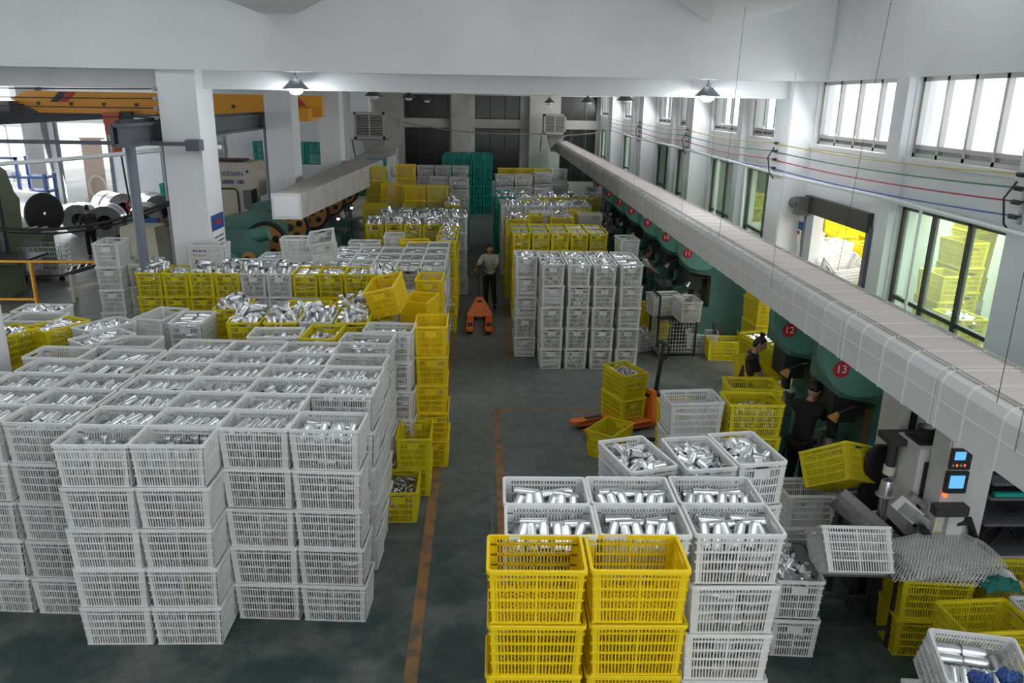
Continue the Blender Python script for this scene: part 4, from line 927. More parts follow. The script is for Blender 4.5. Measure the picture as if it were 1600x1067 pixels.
# ---------------------------------------------------------------- power presses
NW = {13: 'thirteen', 12: 'twelve', 11: 'eleven', 10: 'ten', 9: 'nine', 8: 'eight', 7: 'seven', 6: 'six', 5: 'five'}
PW = {13: 'nearest the camera', 12: 'beside the woman', 11: 'behind the mesh trolley', 10: 'under a yellow triangle', 9: 'with higher yellow triangle', 8: 'past the triangles', 7: 'far along the duct', 6: 'farther along the duct', 5: 'farthest along the duct'}
def press_right(yd, num, tri=False, lamp_on=False, near=False, zc=2.40):
    p = empty('power_press', (5.3, yd, 0), 0, f"green power press with number {NW[num]} on its guard, {PW[num]}", 'press', 'power presses along right wall')
    MB().prism([(-.55, 0), (.75, 0), (.75, 2.2), (.2, 2.45), (-.2, 2.5), (-.75, 2.35), (-.75, 1.75), (-.25, 1.65), (-.25, .95), (-.55, .9)], 'y', .22, 1.15).obj('frame', M_['green'], p)
    MB().box(-.85, .30, .78, -.2, 1.1, .92).obj('bolster_table', M_['steel'], p)
    MB().box(-.70, .45, 1.30, -.38, .95, 1.75).cyl((-.54, .7, 1.05), (-.54, .7, 1.3), .07).obj('ram', M_['dark'], p, True)
    MB().prism([(-.8, 0), (-.62, 0), (-.5, .5), (-.45, .78), (-.8, .78)], 'y', .35, 1.05).obj('pedestal', M_['green'], p)
    g = MB().cyl((-.55, 0, zc), (-.55, .22, zc), .57, n=36).box(-.55, .0, zc, .0, .22, zc+.30).obj('flywheel_guard', M_['green_l'], p, True)
    st = MB().cyl((-.88, -.006, zc-.20), (-.88, 0, zc-.20), .105, n=24).obj('number_disc', M_['red'], g, True)
    text_mesh(str(num), .145, T(-.88, -.009, zc-.20) @ Matrix.Rotation(PI/2, 4, 'X'), M_['wht'], 'number', g)
    if tri:
        MB().add([(-1.02, -.008, zc-.06), (-.74, -.008, zc-.06), (-.88, -.008, zc+.16), (-1.02, -.002, zc-.06), (-.74, -.002, zc-.06), (-.88, -.002, zc+.16)], [(0,1,2), (5,4,3), (0,3,4,1), (1,4,5,2), (2,5,3,0)]).obj('warning_triangle', M_['signyellow'], g)
    MB().box(-.27, .30, .98, -.22, .42, 1.55).obj('side_board', M_['wood'], p)
    MB().cyl((-.54, .7, .92), (-.54, .7, 1.02), .16, n=18).obj('die', M_['steel'], p, True)
    MB().tube([(-.3, .3, 1.6), (-.55, .2, 1.62), (-.75, .25, 1.5)], .014).obj('lamp_arm', M_['dark'], p)
    MB().lathe([(.03, .12), (.07, .02), (.075, 0), (.05, .02), (.02, .1)], 12, T(-.78, .25, 1.42) @ Matrix.Rotation(.6, 4, 'Y'), closed=True).obj('work_lamp', M_['flywheel'] if num in (13, 12) else M_['steel'], p, True)
    b = MB().ell((-.76, .25, 1.45), (.035, .035, .035)).obj('work_lamp_bulb', M_['lampglow'], p, True)
    MB().box(-.1, .15, .35, .15, .22, .6).obj('pedal_box', M_['motor'], p)
    return p
for yd, num, tri in [(8.93, 13, False), (10.64, 12, False), (16.5, 11, False), (18.56, 10, True), (20.8, 9, True), (23.2, 8, False), (25.3, 7, False), (27.5, 6, False), (29.8, 5, False)]:
    press_right(yd, num, tri)
def press_left(y, k, r_=.44):
    p = empty('power_press', (-5.5, y, 0), 0, ['green press with orange flywheel nearest under the left duct', 'second green press with orange flywheel along left duct', 'third green press with orange flywheel along left duct', 'fourth green press with orange flywheel along left duct', 'fifth green press with orange flywheel along left duct', 'farthest green press with orange flywheel along left duct'][k], 'press', 'power presses along left duct')
    MB().prism([(-.7, 0), (.6, 0), (.5, .9), (.1, 1.0), (.1, 1.6), (.7, 1.7), (.7, 2.3), (.1, 2.65), (-.7, 2.5)], 'y', .35, 1.25).obj('frame', M_['green'], p)
    MB().box(.1, .4, .85, .8, 1.2, .95).obj('bolster_table', M_['steel'], p); MB().box(.3, .6, 1.2, .6, 1.0, 1.7).obj('ram', M_['dark'], p)
    c = (.45, 2.0)
    MB().lathe([(r_*1.13, 0), (r_*1.13, .2), (r_*.98, .2), (r_*.98, 0)], 30, T(c[0], .05, c[1]) @ Matrix.Rotation(PI/2, 4, 'X') @ T(0, 0, -.2), closed=True).obj('flywheel_rim', M_['rubber'], p, True)
    w = MB().cyl((c[0], .08, c[1]), (c[0], .2, c[1]), r_*.98, n=30).obj('flywheel', M_['flywheel'], p, True)
    for q in range(5): a = 2*PI*q/5+.4; MB().cyl((c[0]+.6*r_*math.cos(a), .07, c[1]+.6*r_*math.sin(a)), (c[0]+.6*r_*math.cos(a), .09, c[1]+.6*r_*math.sin(a)), .085, n=14).obj('flywheel_hole', M_['black'], w)
    MB().cyl((c[0], -.02, c[1]), (c[0], .1, c[1]), .10, n=16).cyl((c[0], -.05, c[1]), (c[0], 0, c[1]), .05, n=12).obj('hub', M_['dark'], w, True)
    if k > 2: MB().cyl((.65, .3, 1.35), (.65, .3, 1.4), .04).obj('work_lamp_bulb', M_['lampglow'], p)
for k, y in enumerate((18.2, 20.6, 23.4, 26.2, 29.0, 31.8)): press_left(y, k)
bp = empty('belt_press', (-5.2, 17.0, 0), 0, 'green press with belt guard and orange hub in front of left duct', 'press')
MB().prism([(-.9, 0), (.35, 0), (.35, 2.2), (.1, 2.35), (-.5, 2.45), (-.9, 2.0)], 'y', 0, .9).obj('frame', M_['green'], bp)
MB().lathe([(.52, 0), (.52, .2), (.40, .2), (.40, 0)], 30, T(-.45, -.02, 1.55) @ Matrix.Rotation(PI/2, 4, 'X'), closed=True).obj('belt_guard', M_['green_l'], bp, True)
w = MB().cyl((-.45, -.12, 1.55), (-.45, -.02, 1.55), .39, n=28).obj('flywheel', M_['flywheel'], bp, True)
for q in range(6): a = 2*PI*q/6; MB().cyl((-.45+.24*math.cos(a), -.135, 1.55+.24*math.sin(a)), (-.45+.24*math.cos(a), -.11, 1.55+.24*math.sin(a)), .07, n=12).obj('flywheel_hole', M_['black'], w)
w = MB().cyl((.12, -.1, 1.9), (.12, .02, 1.9), .15, n=20).obj('clutch_hub', M_['flywheel'], bp, True); MB().cyl((.12, -.15, 1.9), (.12, -.08, 1.9), .07).obj('hub_cap', M_['dark'], w, True)
MB().cyl((.0, .3, 2.3), (.5, .3, 2.42), .16, n=16).obj('motor', M_['green'], bp, True)
# cream gap press with maker's lettering
xp = empty('gap_press', (-7.4, 24.3, 0), 0, 'large cream press with blue maker lettering behind front column', 'press')
MB().prism([(-2.2, 0), (1.0, 0), (.55, 1.2), (.2, 1.3), (.25, 2.2), (.62, 2.35), (.62, 3.1), (.40, 3.35), (-2.2, 3.35)], 'y', 0, 1.4).obj('frame', M_['cream'], xp)
MB().box(-.9, -.02, 1.55, -.05, 0, 2.55).obj('side_hatch', M_['cream'], xp); MB().tube([(-.9, -.02, 2.58), (-.12, -.02, 2.58), (-.04, -.02, 2.5), (-.02, -.02, 1.6)], .025).obj('hatch_trim', M_['dark'], xp)
MB().box(.18, -.2, 2.0, .42, 0, 2.55).obj('switch_box', M_['motor'], xp); MB().tube([(.5, -.05, 2.6), (.5, -.1, 2.0), (.62, -.1, 1.2)], .05).obj('conduit', M_['cable'], xp)
MB().tube([(.3, -.1, 2.0), (.34, -.1, 1.6)], .02).obj('thin_conduit', M_['cable'], xp)
MB().box(-1.2, .3, 3.35, .1, 1.0, 3.42).obj('top_cover', M_['black'], xp)
RX = Matrix.Rotation(PI/2, 4, 'X')
t_ = text_mesh('IDIAN', .19, T(-.34, -.012, 3.02) @ RX, M_['lblue'], 'maker_lettering', xp, align='LEFT'); text_mesh('X', .19, T(-.475, -.012, 3.02) @ RX, M_['wireG'], 'maker_lettering', xp, align='LEFT')
for k, x in enumerate((-.46, -.345, -.23, -.03, .075)):                 # second, unreadable line of small marks
    MB().box(x, -.014, 2.72, x+.015, -.004, 2.84).box(x+.09, -.014, 2.72, x+.105, -.004, 2.84).box(x, -.014, 2.825, x+.105, -.004, 2.84).box(x+.045, -.014, 2.72, x+.06, -.004, 2.83).box(x, -.014, 2.76 + .02*(k % 2), x+.105, -.004, 2.775 + .02*(k % 2)).obj('maker_mark', M_['lblue'], xp)
MB().cyl((.3, -.02, 3.1), (.3, 0, 3.1), .04).cyl((-.98, -.02, 3.12), (-.98, 0, 3.12), .06).obj('eye_bolt', M_['black'], xp)
for k, (mk, x0, x1, lb) in enumerate([('teal', -9.3, -6.4, 'teal crate row seen above the cream press'), ('white', -6.35, -5.6, 'whitish crate row seen above the cream press')]):
    for i in range(int((x1-x0)/.7)):
        stack('t' if mk == 'teal' else 'w', x0+.35+.7*i, 33.0, 'L', 8, f"{['first','second','third','fourth'][i]} in the {'teal' if mk=='teal' else 'white'} row above the cream press", 'empty', 0, vis=2, faces='', group='crates seen above the cream press', parts=False)
# sage press at the left edge
sp_ = empty('sage_press', (-13.8, 22, 0), 0, 'sage green press at far left edge with control boxes', 'press')
MB().prism([(-2.5, 0), (.15, 0), (.30, 2.3), (.18, 2.5), (.05, 3.1), (-.2, 3.3), (-2.5, 3.3)], 'y', 0, 1.5).obj('frame', M_['sage'], sp_)
MB().box(-.6, -.3, 3.3, .05, .2, 4.1).obj('control_cabinet', M_['duct_old'], sp_); MB().box(.05, -.35, 3.5, .6, .0, 3.85).obj('control_box', M_['sage'], sp_); MB().box(.15, -.36, 3.6, .4, -.35, 3.78).obj('control_display', M_['paper'], sp_)
text_mesh('XIDIAN', .26, T(-.60, -.012, 2.86) @ RX, M_['black'], 'maker_lettering', sp_); MB().cyl((-.06, -.05, 2.95), (-.06, 0, 2.95), .08).obj('eye_bolt', M_['black'], sp_)
sl = MB().cyl((.75, -.3, 0), (.75, -.3, 3.0), .07).obj('signal_pole', M_['dark'], sp_); MB().box(.69, -.40, 2.68, .81, -.37, 2.82).obj('signal_lamp', M_['greenled'], sl)
MB().box(-.5, -1.55, .0, 1.1, -.25, 1.0).obj('work_bed', M_['sage'], sp_); MB().box(-.6, -1.7, 1.0, 1.8, -.2, 1.06).obj('work_bed_top', M_['dark'], sp_); MB().box(-.5, -1.6, 1.06, 0.2, -1.0, 1.2).obj('feed_block', M_['sage'], sp_)
MB().bar((.1, -1.5, 1.18), (.8, -1.2, 1.33), .12, .12).obj('feed_lever', M_['orange'], sp_)
# orange-yellow railing
rl = empty('safety_railing', (-11.6, 20.2, 0), 0, 'orange yellow tubular railing before the left hall machines', 'railing')
MB().cyl((-4, 0, 1.12), (1.9, 0, 1.12), .035).obj('top_rail', M_['orange'], rl, True); MB().cyl((-4, 0, .12), (0, 0, .12), .035).obj('bottom_rail', M_['orange'], rl, True)
for x in (-3.9, 0): MB().cyl((x, 0, 0), (x, 0, 1.12), .05).obj('post', M_['orange'], rl, True)
# feed stand, decoiler, conveyors in left hall
fs = empty('feed_table', (-15.0, 24.6, 0), 0, 'feed table with tools and papers beside the sage press', 'table')
MB().box(-.9, -.4, 0, -.4, .4, 1.5).obj('cabinet', M_['sage'], fs); MB().box(-1.1, -.5, 1.5, .1, .5, 1.56).obj('top', M_['wood'], fs); MB().box(-1.0, -.3, 1.56, -.3, .3, 1.62).obj('papers', M_['paper'], fs)
MB().box(-.3, -.3, 1.0, 1.6, .5, 1.1).box(-.2, -.3, 0, -.1, .4, 1.0).box(1.4, -.3, 0, 1.5, .4, 1.0).obj('roller_stand', M_['sage'], fs)
for k in range(6): MB().cyl((-.2+.3*k, -.35, 1.2), (-.2+.3*k, .45, 1.2), .06).obj('roller', M_['steel'], fs, True)
dc = empty('decoiler', (-15.9, 28.2, 0), 0, 'shiny metal coil on a decoiler by the camouflage worker', 'decoiler')
MB().lathe([(.30, -.75), (.72, -.75), (.72, .75), (.30, .75)], 32, T(0, 0, 1.25) @ Matrix.Rotation(PI/2, 4, 'Y') @ Matrix.Rotation(.5, 4, 'X'), closed=True).obj('coil', M_['alu'], dc, True)
MB().lathe([(.05, .76), (.70, .76), (.70, .80), (.05, .80)], 28, T(0, 0, 1.25) @ Matrix.Rotation(PI/2, 4, 'Y') @ Matrix.Rotation(.5, 4, 'X'), closed=True).obj('side_disc', M_['dark'], dc, True)
MB().prism([(-.5, 0), (.5, 0), (.15, 1.2), (-.15, 1.2)], 'y', -.2, .2).obj('stand', M_['dark'], dc)
def coil(x, y, r, w, label, a=.25, zc=None):
    c = empty('metal_coil', (x, y, r if zc is None else zc), a, label, 'coil', 'metal coils in left hall')
    MB().lathe([(r*.44, -w/2), (r, -w/2), (r, w/2), (r*.44, w/2)], 36, Matrix.Rotation(PI/2, 4, 'X'), closed=True).obj('wound_sheet', M_['coil'], c, True)
    MB().cyl((0, w*.3, 0), (0, w*.5, 0), r*.43, n=24).obj('core', M_['black'], c)
    if r > .55: MB().lathe([(r*1.005, -.04), (r*1.012, -.04), (r*1.012, .04), (r*1.005, .04)], 36, Matrix.Rotation(PI/2, 4, 'X'), closed=True).obj('steel_strap', M_['dark'], c, True)
coil(-14.35, 30.5, .62, 1.1, 'metal coil facing out, nearest the camouflage worker'); coil(-13.05, 30.8, .62, 1.5, 'metal coil right of the nearest one, strapped', .35); coil(-15.5, 33.7, .66, 1.4, 'metal coil at the back by the bright doorway', .9); coil(-13.6, 33.2, .68, 1.6, 'metal coil at the back in the middle', .6); coil(-12.3, 36.5, .60, .8, 'pale paper-white coil raised near the posts', .1, 1.6); coil(-15.6, 31.0, .6, .8, 'metal coil behind the camouflage worker', .3)
tag(MB().box(-12.9, 36, 0, -11.7, 37, 1.0).obj('coil_stand', M_['motor']), 'dark stand under the paper-white coil', 'stand')
# white crate stacks and cupboards by left hall end wall
for i in range(3): stack('w', -13.6+.72*i, 37.4, 'L', 8, f"{['first','second','third'][i]} from left by the end wall behind the posts", 'empty', 0, vis=8 if i == 0 else 5, faces='', group='white crates by left hall end wall', parts=False)
stack('t', -14.6, 37.4, 'L', 3, 'by the end wall left of the white stacks', 'empty', 0, faces='', group='white crates by left hall end wall', parts=False)
bs = empty('blue_rack', (-20.2, 35.0, 0), 0, 'blue steel storage rack left of the bright doorway', 'rack')
for x in (-2.6, -1.2, .2, 1.3):
    for y in (0, .8): MB().box(x-.06, y-.06, 0, x+.06, y+.06, 2.6 if x < 1 else 1.9).obj('upright', M_['blue'], bs)
for z in (.5, 1.1, 1.7): 
    MB().box(-2.66, -.05, z, 1.36, .85, z+.1).obj('shelf', M_['blue'], bs)
MB().box(-2.66, -.06, 2.5, .26, 0, 2.6).obj('top_beam', M_['blue'], bs)
tag(MB().box(-21.9, 35.0, 1.8, -20.3, 35.8, 1.95).box(-21.5, 35.1, 1.95, -20.5, 35.7, 2.05).obj('sheet_bundle', M_['paper']), 'white sheets lying on the blue rack', 'sheets')
wc = empty('wire_cage', (-12.85, 23.2, 0), .1, 'wire mesh cage trolley behind the railing', 'cage')
mbx = MB()
for k in range(9): mbx.bar((-.55+.1375*k, -.4, .2), (-.55+.1375*k, -.4, 1.0), .012, .012).bar((-.55+.1375*k, .4, .2), (-.55+.1375*k, .4, 1.0), .012, .012)
for k in range(7): mbx.bar((-.55, -.4, .2+.133*k), (.55, -.4, .2+.133*k), .012, .012).bar((.55, -.4, .2+.133*k), (.55, .4, .2+.133*k), .012, .012).bar((-.55, .4, .2+.133*k), (.55, .4, .2+.133*k), .012, .012)
mbx.obj('mesh_side', M_['mesh'], wc); MB().box(-.58, -.43, .14, .58, .43, .2).obj('base', M_['motor'], wc)
for sx in (-1, 1):
    for sy in (-1, 1): MB().cyl((sx*.5, sy*.35-.03, .07), (sx*.5, sy*.35+.03, .07), .07).obj('caster', M_['rubber'], wc, True)
cv = empty('conveyor', (-10.3, 20.9, 0), .35, 'small slanted conveyor frame behind the railing', 'conveyor')
for s in (-.3, .3): MB().bar((-.7, s, .75), (.8, s, 1.15), .05, .1).obj('side_rail', M_['dark'], cv); MB().bar((-.7, s, .35), (.8, s, .62), .05, .08).obj('lower_rail', M_['cream'], cv)
for x in (-.6, .7):
    for s in (-.3, .3): MB().box(x-.04, s-.04, 0, x+.04, s+.04, .75 if x < 0 else 1.1).obj('leg', M_['cream'], cv)
for k in range(8): MB().cyl((-.6+.19*k, -.3, .80+.05*k), (-.6+.19*k, .3, .80+.05*k), .035).obj('roller', M_['steel'], cv, True)
tag(MB().prism([(-9.7, 0), (-8.6, 0), (-8.7, 1.9), (-9.6, 1.9)], 'y', 21.0, 21.8).box(-9.6, 20.98, .5, -8.7, 21.0, .52).obj('cream_cabinet', M_['cream']), 'cream machine cabinet behind the tall leaning white stack', 'cabinet')
gm = empty('gear_motor', (-9.7, 22.6, 1.75), 0, 'grey and blue gear motor on the cream cabinet', 'motor')
MB().cyl((-.3, 0, 0), (.15, 0, 0), .14).obj('gearbox', M_['green'], gm, True); MB().cyl((.15, 0, 0), (.5, 0, 0), .17).obj('motor_body', M_['blue'], gm, True); MB().cyl((.5, 0, 0), (.62, 0, .02), .1).obj('coupling', M_['rededge'], gm, True)
tag(MB().box(-9.9, 22.3, 0, -9.0, 22.95, 1.6).obj('motor_stand', M_['duct_old']), 'grey stand under the gear motor', 'stand')
for k, (x, y, hgt, m_) in enumerate([(-9.6, 26.8, 1.8, 'cream'), (-8.6, 27.6, 1.6, 'sage')]):
    c = empty('control_cabinet', (x, y, 0), 0, ['cream control cabinet with red switch between the posts', 'sage control cabinet right of the cream one'][k], 'cabinet')
    MB().box(-.45, 0, 0, .45, .6, hgt).obj('body', M_[m_], c); MB().box(-.38, -.015, .15, .38, 0, hgt-.1).obj('door', M_[m_], c); MB().cyl((-.1, -.06, hgt-.5), (-.1, -.01, hgt-.5), .07).obj('switch', M_['red'] if k == 0 else M_['black'], c, True)

# ---------------------------------------------------------------- near right: vertical spinning machine, cabinet, table
cn = empty('spinning_machine', (4.75, 7.5, 0), 0, 'grimy off-white vertical spinning machine with black guard', 'machine')
MB().box(-.55, -.12, 0, .3, .9, .75).obj('bed', M_['dark'], cn)
MB().box(-.05, .45, .75, .30, .9, 2.62).obj('rear_column', M_['cnc'], cn); MB().box(.05, .44, 1.0, .13, .452, 2.3).obj('column_slot', M_['black'], cn)
MB().box(-.14, -.15, .85, .24, .3, 1.86).obj('front_tower', M_['cnc'], cn); MB().box(-.07, -.163, .95, .06, -.15, 1.72).obj('tower_slot', M_['black'], cn)
MB().cyl((.04, .1, 1.86), (.04, .1, 2.02), .09).box(-.1, -.05, 1.86, .2, .25, 1.88).box(.12, .05, 1.88, .2, .2, 1.99).obj('servo_motor', M_['black'], cn, True)
MB().prism([(-.36, .75), (.0, .75), (.0, 1.6), (-.22, 1.6), (-.33, 1.5)], 'y', .5, .56).obj('black_guard', M_['black'], cn)
MB().box(-.32, .1, 1.78, .12, .4, 1.85).cyl((-.2, .25, 1.45), (-.2, .25, 1.8), .05).obj('head_arm', M_['dark'], cn, True); MB().cyl((-.2, .25, 1.38), (-.2, .25, 1.48), .065).obj('head_roller', M_['hose'], cn, True)
MB().cyl((-.36, -.02, .75), (-.36, -.02, 1.3), .05).cyl((-.36, -.02, .75), (-.36, -.02, .86), .11).cyl((-.32, -.25, .75), (-.32, -.25, .9), .06).obj('spindle', M_['steel'], cn, True)
MB().lathe([(.0001, 1.44), (.055, 1.44), (.06, 1.42), (.075, 1.28), (.1, 1.27), (.1, 1.26), (.0001, 1.26)], 18, T(-.36, -.02, 0)).obj('workpiece_can', M_['alu'], cn, True)
MB().bar((-.34, -.3, 1.30), (.02, -.35, 1.05), .12, .12).bar((-.2, -.22, 1.38), (.16, -.28, 1.1), .08, .06).obj('feed_slide', M_['steel'], cn); MB().bar((-.40, -.32, 1.36), (-.15, -.36, 1.16), .02, .16).obj('slide_plate', M_['cnc'], cn)
MB().box(.02, -.4, .95, .2, -.2, 1.15).obj('slide_motor', M_['dark'], cn); MB().tube([(.1, -.45, 1.15), (.3, -.5, 1.22), (.38, -.5, 1.05), (.25, -.5, .88), (0, -.5, .92), (-.15, -.45, 1.1)], .045, 8).obj('cable_hose', M_['rubber'], cn, True)
tag(MB().cyl((4.35, 6.98, .75), (4.5, 7.02, .80), .045).cyl((4.5, 6.95, .78), (4.62, 7.0, .82), .05).cyl((4.3, 7.12, .76), (4.38, 7.05, .84), .04).box(4.2, 6.9, .0, 4.7, 7.12, .75).obj('parts_bin', M_['dark']), 'dark bin with worn rollers before the spinning machine', 'bin')
cb = empty('control_cabinet', (5.0, 7.05, 0), 0, 'off-white control cabinet with two lit screens', 'cabinet')
MB().box(-.28, 0, 0, .22, .28, 2.62).obj('cabinet_body', M_['cnc'], cb); MB().box(-.26, -.025, 1.5, .05, 0, 2.5).obj('panel_door', M_['cnc'], cb)
MB().box(-.27, -.05, 1.80, -.06, -.02, 2.03).obj('counter_unit', M_['black'], cb); MB().box(-.24, -.055, 1.91, -.13, -.05, 2.0).obj('counter_screen', M_['screen'], cb)
for q in range(4): MB().box(-.25+.04*q, -.056, 1.84, -.235+.04*q, -.05, 1.86).obj('key', M_['redled'] if q % 2 else M_['cnc'], cb)
MB().box(-.28, -.06, 1.54, -.06, -.02, 1.78).obj('touch_panel', M_['black'], cb); MB().box(-.25, -.066, 1.60, -.10, -.06, 1.74).obj('touch_screen', M_['screen'], cb)
MB().cyl((-.27, -.07, 1.52), (-.27, -.04, 1.52), .022).obj('stop_lamp', M_['redled'], cb, True)
MB().box(-.36, -.12, 1.30, -.02, 0, 1.40).box(-.36, -.12, 1.40, -.02, 0, 1.41).obj('shelf', M_['dark'], cb); MB().box(-.18, -.06, 0.0, -.02, 0, 1.3).obj('cable_duct', M_['cnc'], cb)
for q in range(6): MB().cyl((-.24, -.01, .95+.06*q), (-.24, -.0, .95+.06*q), .012).obj('bolt', M_['signyellow'], cb)
oc = empty('electrical_cabinet', (5.65, 7.0, 0), 0, 'open grey electrical cabinet with tangled black cables', 'cabinet')
MB().box(-.42, .55, 0, .70, .6, 2.4).box(.66, 0, 0, .70, .6, 2.4).box(-.42, 0, 2.36, .7, .6, 2.4).obj('carcass', M_['motor'], oc)
for z in (.80, 1.15, 1.45, 1.62): MB().box(-.42, 0, z, .66, .56, z+.03).obj('shelf', M_['motor'], oc)
MB().box(-.42, -.03, .72, .7, .02, .80).obj('front_rail', M_['cnc'], oc)
MB().box(-.38, .0, 1.49, .1, .05, 1.53).obj('terminal_strip', M_['greenled'] if 0 else M_['teal'], oc); MB().box(-.1, .05, 1.66, .1, .3, 1.76).obj('relay', M_['motor'], oc); MB().cyl((-.25, .2, 1.66), (-.25, .2, 1.78), .05).obj('capacitor', M_['steel'], oc, True)
MB().box(.18, .1, 1.66, .36, .3, 1.74).obj('power_unit', M_['dark'], oc); MB().box(.22, .095, 1.68, .28, .1, 1.70).obj('power_light', M_['redled'], oc)
r = random.Random(11)
for q in range(9):
    c0 = Vector((r.uniform(-.35, .5), r.uniform(.1, .4), r.uniform(.9, 1.1))); pts_ = []
    for a in range(15): pts_.append(c0 + Vector((.16*math.cos(a*.7+q), .1*math.sin(a*.9+q), .10*math.sin(a*.7+q*2)+.01*a*(-1)**q*.3)))
    MB().tube(pts_, .010, 5).obj('cable', M_['cable'], oc)
tb = empty('work_table', (3.74, 6.88, 0), math.radians(-3), 'dark steel work table under the leaning white crate', 'table')
MB().box(-.48, -.30, .84, .48, .30, .88).obj('table_top', M_['motor'], tb)
for sx in (-1, 1):
    for sy in (-1, 1): MB().box(sx*.44-.025, sy*.26-.025, 0, sx*.44+.025, sy*.26+.025, .84).obj('leg', M_['dark'], tb)
for sy in (-1, 1): MB().box(-.44, sy*.26-.015, .2, .44, sy*.26+.015, .24).obj('stretcher', M_['dark'], tb)
ch = empty('feed_chute', (4.05, 7.35, .86), 0, 'slanting steel chute behind the leaning white crate', 'chute')
MB().bar((-.15, .25, .28), (.25, -.15, -.02), .30, .02).obj('chute_bed', M_['steel'], ch); MB().bar((-.02, .35, .32), (.38, -.05, .02), .02, .12).obj('chute_side', M_['alframe'], ch)
MB().box(.0, -.1, -.86, .06, -.04, -.02).box(-.1, .2, -.86, -.04, .26, .2).obj('chute_leg', M_['dark'], ch)
# folded expanded-metal mesh lying on the yellow stack
def mesh_sheet(name, cx, cy, z, w, d, rot, label, seed, sag):
    mb = MB(); N = 26; K = 15
    r = random.Random(seed)
    def P(u, v): return Vector((u*w, v*d, z + .10*math.exp(-((u-.1)**2*4+(v-.05)**2*5)) + .03*math.sin(5*u+seed)*math.cos(4*v) - sag*max(0, abs(u)-.42)*2.2 - sag*max(0, -v-.40)*3))
    for i in range(N):
        for j in range(K):
            u0 = -.5+i/N; v0 = -.5+j/K; du = 1/N; dv = 1/K
            a = P(u0+du/2, v0); b = P(u0+du, v0+dv/2); c = P(u0+du/2, v0+dv); d_ = P(u0, v0+dv/2)
            for p, q in ((a, b), (b, c), (c, d_), (d_, a)):
                n = (q-p).cross(Vector((0, 0, 1))).normalized()*.0034; up = Vector((0, 0, .004))
                mb.add([p-n, q-n, q+n, p+n, p-n+up, q-n+up, q+n+up, p+n+up], [(3,2,1,0), (4,5,6,7), (0,1,5,4), (2,3,7,6)])
    o = mb.obj(name, M_['mesh'], None, False, T(cx, cy, 0) @ rz(math.radians(rot))); return tag(o, label, 'wire mesh', 'wire mesh sheets on the yellow stack')
for k in range(4): mesh_sheet('mesh_sheet', 4.58+.03*k, 6.70+.02*k, .895+.035*k, 1.02, .62, -8+6*k, ['bottom', 'second', 'third', 'top'][k] + ' sheet of folded wire mesh on the yellow stack', k+1, .12)
def rag(name, cx, cy, z, w, d, h, m_, label, seed):
    r = random.Random(seed); n = 16; mb = MB(); vs = []; fs = []
    ph = [r.uniform(0, 6) for _ in range(6)]
    for i in range(n):
        for j in range(n):
            u = i/(n-1)*2-1; v = j/(n-1)*2-1; q = 1+.18*math.sin(3*u+ph[0])*math.cos(4*v+ph[1])
            zz = h*max(0, (1-(abs(u)**3+abs(v)**3)*.6))*(.75+.35*math.sin(5*u+ph[2]+3*v)*math.cos(4*v+ph[3])) + .02*math.sin(11*u+ph[4])*math.sin(9*v+ph[5])
            vs.append((u*w/2*q, v*d/2*q, max(0.004, zz)))
    for i in range(n-1):
        for j in range(n-1): fs.append((i*n+j, (i+1)*n+j, (i+1)*n+j+1, i*n+j+1))
    mb.add(vs, fs); o = mb.obj(name, m_, None, True, T(cx, cy, z)); s = o.modifiers.new('thickness', 'SOLIDIFY'); s.thickness = .006; s.offset = -1
    return tag(o, label, 'rag')
rag('rag', 5.27, 6.62, .62, .50, .36, .22, M_['cloth_white'], 'white rags heaped in the right yellow crate', 4); rag('rag', 5.02, 6.36, .86, .38, .22, .12, M_['cloth_green'], 'dark green cloth hanging over the yellow crate edge', 9)
rag('work_glove', 3.95, 4.98, .97, .16, .12, .07, M_['blue'], 'blue work glove on the tilted tube crate, left one', 12); rag('work_glove', 4.2, 5.0, .97, .18, .12, .08, M_['blue'], 'blue work glove on the tilted tube crate, right one', 15)
# wire mesh trolley near press 11
tr_ = empty('mesh_trolley', (4.2, 16.4, 0), .05, 'wire mesh trolley carrying two white crates before press eleven', 'trolley')
mbx = MB()
for k in range(13): mbx.bar((-.4+.0667*k, -.3, .1), (-.4+.0667*k, -.3, .85), .01, .01)
for k in range(10): mbx.bar((-.4, -.3, .1+.083*k), (.4, -.3, .1+.083*k), .01, .01).bar((-.4, -.3, .1+.083*k), (-.4, .3, .1+.083*k), .01, .01)
for k in range(9): mbx.bar((-.4, -.3+.075*k, .1), (-.4, -.3+.075*k, .85), .01, .01)
mbx.obj('mesh_side', M_['mesh'], tr_); MB().box(-.42, -.32, .06, .42, .32, .1).obj('base', M_['motor'], tr_); MB().box(-.42, -.32, .84, .42, .32, .88).obj('top_shelf', M_['dark'], tr_)
for sx in (-1, 1):
    for sy in (-1, 1): MB().bar((sx*.42, sy*.32, 0), (sx*.42, sy*.32, 1.35 if sx < 0 else .88), .035, .035).obj('post', M_['black'], tr_)
MB().bar((-.42, -.32, 1.35), (-.42, .32, 1.35), .035, .035).obj('handle', M_['black'], tr_)
stack('w', 3.97, 16.45, 'L', 1, 'empty, on the left of the mesh trolley', 'empty', 8, faces='', z0=.88, group='white crates on the mesh trolley')
stack('w', 4.37, 16.05, 'S', 1, 'with white parts, on the right of the trolley', 'empty', 4, faces='', z0=.88, group='white crates on the mesh trolley')
rag('rag', 4.9, 17.5, .95, .5, .4, .18, M_['cloth_white'], 'white cloth draped over the table of press eleven', 21)

fb = MB()
for me_ in (CM['white'][0], CM['white'][1]): fb.add([v.co.copy() for v in me_.vertices], [tuple(p.vertices) for p in me_.polygons])
bulk('distant_white_crates', fb, FARW, M_['white'], 'white crates stacked in the far depth of the hall', 'crates', False)
